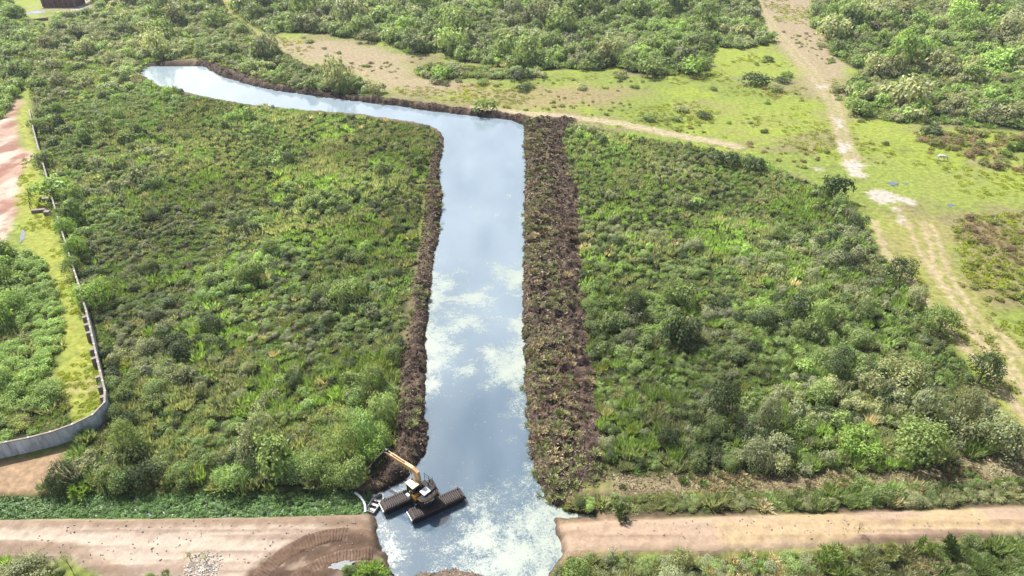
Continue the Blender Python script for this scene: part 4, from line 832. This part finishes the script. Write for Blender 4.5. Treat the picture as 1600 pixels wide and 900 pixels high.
# ------------------------------------------------------------------ white cow grazing on the pasture
x, y, _ = up(1470, 250)
def skin(name, vs, es, rad, mat, parent=None, root=0):
    me = bpy.data.meshes.new(name); me.from_pydata(vs, es, []); me.materials.append(mat); o = link(bpy.data.objects.new(name, me), parent)
    md = o.modifiers.new("skin", 'SKIN'); sv = me.skin_vertices[0].data
    for i, r_ in enumerate(rad): sv[i].radius = r_ if isinstance(r_, tuple) else (r_, r_)
    sv[root].use_root = True; o.modifiers.new("sub", 'SUBSURF').levels = 2; o.modifiers["sub"].render_levels = 2; return o
vs = [(-.85, 0, 1.12), (-.3, 0, 1.05), (.3, 0, 1.06), (.72, 0, 1.12), (1.05, 0, 1.0), (1.32, 0, .68), (1.48, 0, .36), (1.55, 0, .2)]
rad = [(.24, .3), (.34, .37), (.33, .37), (.25, .32), (.15, .2), (.11, .15), (.09, .11), (.07, .08)]; es = [(i, i + 1) for i in range(7)]
def chain(fr, pts, rs):
    k = fr
    for p, r_ in zip(pts, rs): vs.append(p); rad.append(r_); es.append((k, len(vs) - 1)); k = len(vs) - 1
for s in (-1, 1):
    chain(0, [(-.82, s * .2, .85), (-.72, s * .21, .62), (-.9, s * .21, .42), (-.86, s * .21, .14), (-.84, s * .21, .03)], [.17, .11, .07, .05, .06])
    chain(3, [(.62, s * .18, .8), (.62, s * .19, .5), (.6, s * .19, .26), (.62, s * .19, .03)], [.13, .085, .055, .06])
    chain(5, [(1.28, s * .16, .72), (1.22, s * .24, .70)], [.05, .03])
chain(0, [(-1.1, 0, 1.05), (-1.16, 0, .7), (-1.16, 0, .45)], [.05, .03, .04])
cow = skin("cow", vs, es, rad, plain("white_hide", (0.44, 0.43, 0.40), 0.8, var=0.15), root=1)
cow.location = (x, y, float(terr(x, y))); cow.rotation_euler = (0, 0, -0.12); tag(cow, "white cow grazing with lowered head on the pasture", "cow")

# ------------------------------------------------------------------ white rubble on the left road
bb = MB(); c0 = up(318, 886, 0.5)
for k in range(420):
    a = random.random() * 6.28; d = random.random() ** 0.8; sz = random.uniform(.04, .17)
    px_, py_ = c0[0] + math.cos(a) * d * 2.0, c0[1] + math.sin(a) * d * 1.9
    bb.box((px_, py_, float(terr(px_, py_)) + sz * .25), (sz, sz * random.uniform(.6, 1.3), sz * .7), Euler((random.random(), random.random(), random.random() * 3)).to_matrix())
tag(bb.build("rubble", M_RUBBLE), kind="stuff")
# stones and litter scraps on the two roads
bb = MB()
for k in range(420):
    s_ = random.random() < 0.6; px_ = random.uniform(-52, -16) if s_ else random.uniform(6, 52); py_ = random.uniform(43.5, 50) if s_ else random.uniform(46.5, 51)
    if float(sdf(ROAD_L if s_ else ROAD_R, np.array([px_]), np.array([py_]))[0]) > -0.3: continue
    sz = random.uniform(.04, .15); bb.box((px_, py_, float(terr(px_, py_)) + sz * .2), (sz, sz * 1.2, sz * .7), Euler((random.random(), random.random(), random.random() * 3)).to_matrix())
tag(bb.build("gravel", M_BLOCK), kind="stuff")
# cleat marks pressed into the churned end of the left road
def marks(pts, w, pitch):
    P = resample(chaikin(poly(pts, 0.5), 3), 0.05); T = np.gradient(P, axis=0); T /= np.linalg.norm(T, axis=1, keepdims=True); Nn = np.stack([-T[:, 1], T[:, 0]], 1)
    us = np.linspace(-w / 2, w / 2, 15); A = P[:, None] + Nn[:, None] * us[None, :, None]
    sarr = np.arange(len(P)) * 0.05; e = np.clip((w / 2 - np.abs(us)) / 0.22, 0, 1); end = np.clip(np.minimum(sarr, sarr[-1] - sarr) / 0.8, 0, 1)
    rib = (np.sin(2 * np.pi * sarr / pitch) > -0.1).astype(float)[:, None] * (0.25 + 0.75 * vn(A[..., 0] * 2, A[..., 1] * 2, 7))
    z = terr(A[..., 0], A[..., 1]) + (0.03 + 0.11 * rib + 0.05 * vn(A[..., 0] * 5, A[..., 1] * 5, 8)) * e[None] * end[:, None] - 0.05 * (1 - e[None] * end[:, None])
    col = np.zeros(z.shape + (3,)) + (0.085, 0.055, 0.038); col = mix(col, (0.13, 0.095, 0.07), rib * sm(0.45, 0.7, fbm(A[..., 0] * .8, A[..., 1] * .8, 9)))
    h, w_ = z.shape; idx = np.arange(h * w_).reshape(h, w_); f = np.stack([idx[:-1, :-1], idx[:-1, 1:], idx[1:, 1:], idx[1:, :-1]], -1).reshape(-1, 4)
    me = np_mesh("track_marks", np.concatenate([A, z[..., None]], -1).reshape(-1, 3), f, col.reshape(-1, 3)); me.materials.append(M_ROAD); tag(link(bpy.data.objects.new("track_marks", me)), kind="structure")
marks([(398, 912), (425, 880), (455, 858), (490, 843), (528, 834), (548, 836)], 1.9, 0.34)
marks([(440, 918), (480, 893), (520, 872), (556, 866), (588, 862)], 1.7, 0.34)

# ------------------------------------------------------------------ amphibious excavator on two tracked pontoons
EX0 = Vector(up(659, 783, 0.9)); EX0.z = 0.0
ex = empty("amphibious_excavator", (EX0.x, EX0.y, 0)); tag(ex, "amphibious excavator on two tracked pontoons with tan boom, floating in the canal", "excavator")
AX = math.radians(30.5); ax = Vector((math.cos(AX), math.sin(AX), 0)); pr = Vector((math.sin(AX), -math.cos(AX), 0)); Z1 = Vector((0, 0, 1))
def loc(p): return Vector(p) - Vector((EX0.x, EX0.y, 0))
PT, PB = 0.32, -1.25                                        # pontoon deck and keel heights
def pontoon(c, L, w):
    c = loc(c); c.z = 0
    prof = [(-L / 2 + .15, PT - .12), (-L / 2 + .45, PT), (L / 2 - .45, PT), (L / 2 - .15, PT - .12), (L / 2, PT - .5), (L / 2 - .9, PB), (-L / 2 + .9, PB), (-L / 2, PT - .5)]
    p = MB().prism(prof, c, ax, Z1, pr, w - .14).build("pontoon", M_BLACK, ex)
    b = MB(); n = int((L - .7) / 0.235)
    for k in range(n): b.box(c + ax * (-L / 2 + .42 + k * 0.235) + Z1 * (PT + .045), (0.135, w, 0.085), Matrix.Rotation(AX, 3, 'Z'), 0.015)
    for e in (-1, 1):
        for k in range(5):
            f = k / 4; q = c + ax * e * (L / 2 - .34 + .34 * f) + Z1 * (PT + .02 - .12 * f - .42 * f * f); b.box(q, (0.1, w, 0.12), Matrix.Rotation(AX, 3, 'Z') @ Matrix.Rotation(e * (0.4 + .8 * f), 3, 'Y'))
    b.build("track_plates", M_TREAD, p)
    b = MB()
    for s_ in (-1, 1):
        for o in (-.33, .33): b.bar(c + ax * (-L / 2 + .4) + pr * o * 0 + pr * s_ * (w / 2 - .25) + Z1 * (PT + .0), c + ax * (L / 2 - .4) + pr * s_ * (w / 2 - .25) + Z1 * (PT + .0), 0.12, 0.11)
    b.build("drive_chain", M_STEEL, p)
    for s_ in (-1, 1):
        b = MB(); b.bar(c + ax * (-L / 2 + .3) + pr * s_ * (w / 2 - .03) + Z1 * (PT - .16), c + ax * (L / 2 - .3) + pr * s_ * (w / 2 - .03) + Z1 * (PT - .16), 0.07, 0.16); b.build("side_rail", M_STEEL, p)
    b = MB(); b.box(c - ax * (L / 2 + .03) + Z1 * (PT - .27), (0.09, w - .08, 0.13), Matrix.Rotation(AX, 3, 'Z'), 0.02)
    for k in (-1, 1): b.box(c - ax * (L / 2 + .05) + pr * k * (w / 2 - .12) + Z1 * (PT - .30), (0.12, .16, 0.3), Matrix.Rotation(AX, 3, 'Z'), 0.02)
    b.build("end_bumper", M_WHITE, p)
    return c
pR = Vector(up(640, 805, 0.3)) + ax * 3.35; pL = Vector(up(596, 791, 0.3)) + ax * 3.35
cR = pontoon(pR, 6.7, 1.5); cL = pontoon(pL, 6.7, 1.5)
mid = (cR + cL) / 2; mid.z = 0
for o in (-1.0, 0.9):
    b = MB(); b.bar(cL * 1 + ax * (o - .0) + pr * .5 + Z1 * (PT + .28) + ax * ((mid - cL).dot(ax)), cR + ax * o - pr * .5 + Z1 * (PT + .28) + ax * ((mid - cR).dot(ax)), 0.45, 0.38, 0.03); b.build("cross_beam", M_BLACK, ex)
HD = math.radians(136); h = Vector((math.cos(HD), math.sin(HD), 0)); l = Vector((-h.y, h.x, 0)); HR = Matrix.Rotation(HD, 3, 'Z')
ct = mid + h * -0.15 + pr * -0.1
b = MB(); b.tube(ct + Z1 * .55, ct + Z1 * .92, .85, .8, 20); b.build("slewing_ring", M_STEEL, ex)
dz = .92
b = MB(); b.prism([(-1.45, -1.25), (1.05, -1.25), (1.05, 1.2), (-1.45, 1.2)], ct + Z1 * (dz + .14), h, l, Z1, .26).build("deck", M_BLACK, ex)
# counterweight: rounded back
arc = [(-.75, 1.28)] + [(-1.0 - .75 * math.cos(t) , 1.28 * math.sin(t)) for t in np.linspace(math.pi / 2 * .8, -math.pi / 2 * .8, 11)] + [(-.75, -1.28)]
cw = MB().prism(arc, ct + Z1 * (dz + .74), h, l, Z1, .92).build("counterweight", M_BLACK, ex)
arc2 = [(u * 1.012, v * 1.012) for u, v in arc]; MB().prism(arc2, ct + Z1 * (dz + 1.08), h, l, Z1, .16).build("orange_band", M_ORANGE, cw)
def on_arc(t, zz, w_, hh, mat, nm):
    u, v = -1.0 - .765 * math.cos(t), 1.3 * math.sin(t); b = MB(); n_ = Vector((-math.cos(t) / .75, math.sin(t) / 1.28, 0)).normalized(); ang = HD + math.atan2(n_.y, n_.x)
    b.box(ct + h * u + l * v + Z1 * zz, (.05, w_, hh), Matrix.Rotation(ang, 3, 'Z')); b.build(nm, mat, cw)
on_arc(.78, dz + .74, .13, .2, M_PALEBLUE, "lettering_mark"); on_arc(.52, dz + .74, .26, .17, M_PALEBLUE, "lettering_mark"); on_arc(.24, dz + .74, .2, .17, M_PALEBLUE, "lettering_mark"); on_arc(-.02, dz + .7, .42, .26, M_PALEBLUE, "pale_panel")
hood = MB().box(ct - h * .55 - l * .25 + Z1 * (dz + .86), (1.35, 1.7, 1.0), HR, .1).build("engine_hood", M_BLACK, ex)
MB().box(ct - h * .75 + l * .15 + Z1 * (dz + 1.40), (.9, 1.0, .1), HR, .03).build("hood_lid", M_GREYW, hood)
MB().tube(ct - h * .3 - l * .7 + Z1 * (dz + 1.34), ct - h * .3 - l * .7 + Z1 * (dz + 1.95), .07, n=10).build("exhaust_pipe", M_STEEL, hood)
MB().box(ct + h * .05 + l * .78 + Z1 * (dz + .62), (.75, .95, .62), HR, .06).build("side_locker", M_ORANGE, ex)
MB().box(ct + h * .45 - l * .85 + Z1 * (dz + .6), (1.0, .65, .62), HR, .05).build("fuel_tank", M_BLACK, ex)
# cab
cc = ct + h * .72 + l * .72; CZ = dz + .27
cab = MB().box(cc + Z1 * (CZ + .35), (1.25, .92, .7), HR, .05).build("cab", M_BLACK, ex)
b = MB()
for u in (-.58, .02, .58):
    for v in (-.42, .42): b.bar(cc + h * u + l * v + Z1 * (CZ + .68), cc + h * (u * .94) + l * (v * .94) + Z1 * (CZ + 1.62), .07)
b.build("cab_frame", M_BLACK, cab)
for v in (-.40, .40):
    for u in (-.28, .3): MB().box(cc + h * u + l * v * .98 + Z1 * (CZ + 1.16), (.5, .02, .86), HR).build("window", M_GLASS, cab)
for u in (-.56, .56): MB().box(cc + h * u * .98 + Z1 * (CZ + 1.16), (.02, .76, .86), HR).build("window", M_GLASS, cab)
MB().box(cc + Z1 * (CZ + 1.70), (1.36, 1.02, .13), HR, .05).build("cab_roof", M_ROOF, cab)
MB().tube(cc - h * .1 + l * .55 + Z1 * (CZ + .15), cc - h * .1 + l * .55 + Z1 * (CZ + 1.0), .05, n=8).build("grab_rail", M_LIME, cab)
MB().box(cc + l * .62 + h * .25 + Z1 * (CZ + .02), (.5, .3, .32), HR, .03).build("step_box", M_WHITE, cab)
MB().box(cL + ax * .35 + pr * .15 + Z1 * (PT + .26), (.95, .85, .34), Matrix.Rotation(AX, 3, 'Z'), .12).build("white_tank", M_WHITE, ex)
# guard rails round the hood and right flank
b = MB(); pts = [ct + h * .9 - l * 1.15, ct + h * .2 - l * 1.2, ct - h * .5 - l * 1.2, ct - h * 1.1 - l * 1.1, ct - h * 1.5 - l * .75, ct - h * 1.65 - l * .1, ct - h * 1.6 + l * .5]
for i, p in enumerate(pts):
    zt = dz + (2.05 if i != 2 else 2.45); b.tube(p + Z1 * (dz + .25), p + Z1 * zt, .028, n=6)
for a, c_ in zip(pts, pts[1:]): b.tube(a + Z1 * (dz + 2.0), c_ + Z1 * (dz + 2.0), .022, n=6); b.tube(a + Z1 * (dz + 1.6), c_ + Z1 * (dz + 1.6), .018, n=6)
b.build("guard_rail", M_BLACK, ex)
# boom, stick and bucket
B0 = ct + h * .55 - l * .1 + Z1 * (dz + .5)
EL = loc(up(651, 737, 4.3)); TP = loc(up(604, 706, 4.75)); bw = l
def limb(name, pts, hs, w_, mat, parent):
    b = MB(); rings = []
    for i, p in enumerate(pts):
        p = Vector(p); a = Vector(pts[max(i - 1, 0)]); c_ = Vector(pts[min(i + 1, len(pts) - 1)]); t = (c_ - a).normalized(); side = t.cross(Z1)
        side = side.normalized() if side.length > .05 else l; upv = side.cross(t).normalized()
        rings.append([p + side * w_ / 2 * s1 + upv * hs[i] / 2 * s2 for s1, s2 in ((-1, -1), (1, -1), (1, 1), (-1, 1))])
    return b.loft(rings).build(name, mat, parent)
bh = (TP - B0); bh.z = 0; bh.normalize(); bs = Vector((-bh.y, bh.x, 0))
boom = limb("boom", [B0, B0.lerp(EL, .5), EL - Z1 * .1 + bh * .05, EL.lerp(TP, .12) + Z1 * .03, EL.lerp(TP, .5), TP], [.45, .58, .62, .6, .5, .3], .4, M_TAN, ex)
for s_ in (-1, 1):
    a_ = ct + h * 1.0 + bs * s_ * .34 + Z1 * (dz + .4); m_ = EL.lerp(TP, .18) + bs * s_ * .3 - Z1 * .12; r_ = MB().tube(a_, a_.lerp(m_, .6), .085, n=10).build("lift_ram", M_BLACK, boom); MB().tube(a_.lerp(m_, .6), m_, .05, n=8).build("ram_rod", M_CHROME, r_)
a_ = EL.lerp(TP, .40) + Z1 * .40; m_ = TP + Z1 * .42 + bh * .1; r_ = MB().tube(a_, a_.lerp(m_, .62), .09, n=10).build("stick_ram", M_TAN, boom); MB().tube(a_.lerp(m_, .62), m_, .05, n=8).build("ram_rod", M_CHROME, r_)
SE = loc(up(581, 728, 1.5)); st0 = TP + (TP - SE).normalized() * .55
stick = limb("stick", [st0, TP, TP.lerp(SE, .5), SE], [.22, .5, .42, .28], .3, M_BLACK, ex)
MB().tube(TP + bs * .3, TP - bs * .3, .13, n=12).build("pivot_pin", M_STEEL, stick)
MB().tube(TP.lerp(SE, .12) + bh * .32, TP.lerp(SE, .62) + bh * .32, .07, n=8).build("bucket_ram", M_CHROME, stick)
BP = SE + Vector((0, 0, -.1)); bprof2 = [(0.1, .15), (.55, -.1), (.72, -.55), (.5, -.98), (.05, -1.15), (-.35, -1.1), (-.28, -1.02), (.03, -1.02), (.4, -.85), (.55, -.5), (.42, -.15), (.0, .0)]
bk = MB().prism([(u * .8, v * .8) for u, v in bprof2], BP, bh, Z1, bs, .85).build("bucket", M_STEEL, ex)
b = MB(); sp_ = [(u * .8, v * .8) for u, v in bprof2[:6]] + [(-.1, -.3)]
for s_ in (-1, 1): b.prism(sp_, BP + bs * s_ * .44, bh, Z1, bs, .04)
b.build("side_plates", M_STEEL, bk)
b = MB()
for k in range(5): b.bar(BP + bh * -.27 - Z1 * .86 + bs * (k - 2) * .19, BP + bh * -.5 - Z1 * .83 + bs * (k - 2) * .19, .08, .06)
b.build("teeth", M_STEEL, bk)

# ------------------------------------------------------------------ small aluminium boat moored by the pontoon and the pale pipe beside it
bo, so = Vector(up(577, 799, -.3)), Vector(up(596, 772, -.3)); bx = (so - bo); BL = bx.length; bx.normalize(); by = Vector((-bx.y, bx.x, 0))
boat = empty("rowing_boat", (bo.x, bo.y, WL)); tag(boat, "small open aluminium boat with bench seats between the water plants and the pontoon", "boat")
secs = [(0, .5, .42), (.12, .62, .4), (.5, .66, .4), (.8, .55, .44), (.95, .35, .5), (1.0, .22, .54)]
def ring(u, hw, hh, ins=0.0): 
    hw -= ins; return [Vector(bx * (u * BL) + by * s1 * hw * k + Z1 * z) for s1, k, z in ((-1, 1, hh), (-1, .78, -.12 + ins), (1, .78, -.12 + ins), (1, 1, hh))]
b = MB(); ro = [[b.bm.verts.new(p) for p in ring(*s_)] for s_ in secs]; ri = [[b.bm.verts.new(p) for p in ring(u * .96 + .02, w_, h_, .05)] for u, w_, h_ in secs]
for R_ in (ro, ri):
    for a, c_ in zip(R_, R_[1:]):
        for i in range(3): b.bm.faces.new((a[i], a[i + 1], c_[i + 1], c_[i]))
    b.bm.faces.new(R_[0]); b.bm.faces.new(R_[-1])
for i in (0, 3):
    for k in range(len(ro) - 1): b.bm.faces.new((ro[k][i], ro[k + 1][i], ri[k + 1][i], ri[k][i]))
for k in (0, -1): b.bm.faces.new((ro[k][0], ri[k][0], ri[k][3], ro[k][3]))
hull = b.build("hull", M_ALU, boat)
for u in (.16, .42, .66): MB().bar(bx * u * BL - by * .55 + Z1 * .26, bx * u * BL + by * .55 + Z1 * .26, .3, .05).build("bench", M_ALU, boat)
MB().box(bx * BL * .5 + Z1 * -.05, (BL * .8, .8, .03), Matrix.Rotation(math.atan2(bx.y, bx.x), 3, 'Z')).build("floor", M_DARKIN, boat)
for s_ in (-1, 1): MB().bar(bx * .0 + by * s_ * .56 + Z1 * .44, bx * BL * .86 + by * s_ * .56 + Z1 * .44, .07, .05).build("gunwale", M_ALU, boat)
P = chaikin(np.array([up(555, 770, -.2), up(562, 775, -.1), up(569, 784, -.1), up(571, 793, -.15), up(571, 800, -.3)]), 2); b = MB()
for a, c_ in zip(P, P[1:]): b.tube(a, c_, .14, n=10)
tag(b.build("plastic_pipe", plain("bluish_white_plastic", (0.50, 0.56, 0.64), 0.4, var=0.1)), "bluish white curved pipe lying on the water plants left of the small boat", "pipe")
# dead branch on the beaten trail at the right corner of the thicket
x, y, _ = up(1514, 690); b = MB(); random.seed(5)
for k in range(16):
    a = random.uniform(1.9, 2.8) if k < 8 else random.random() * 6.28; s_ = Vector((random.uniform(-1, 1), random.uniform(-1, 1), .1 + random.random() * .3)); b.tube(s_, s_ + Vector((math.cos(a), math.sin(a), random.uniform(.0, .5))) * random.uniform(.8, 2.4), .05, .015, 6)
o = b.build("dead_branches", plain("bleached_wood", (0.33, 0.28, 0.21), 0.9, var=0.3)); o.location = (x, y, float(terr(x, y))); tag(o, "pale dead branches piled beside the grey green tree at the right", "branches")
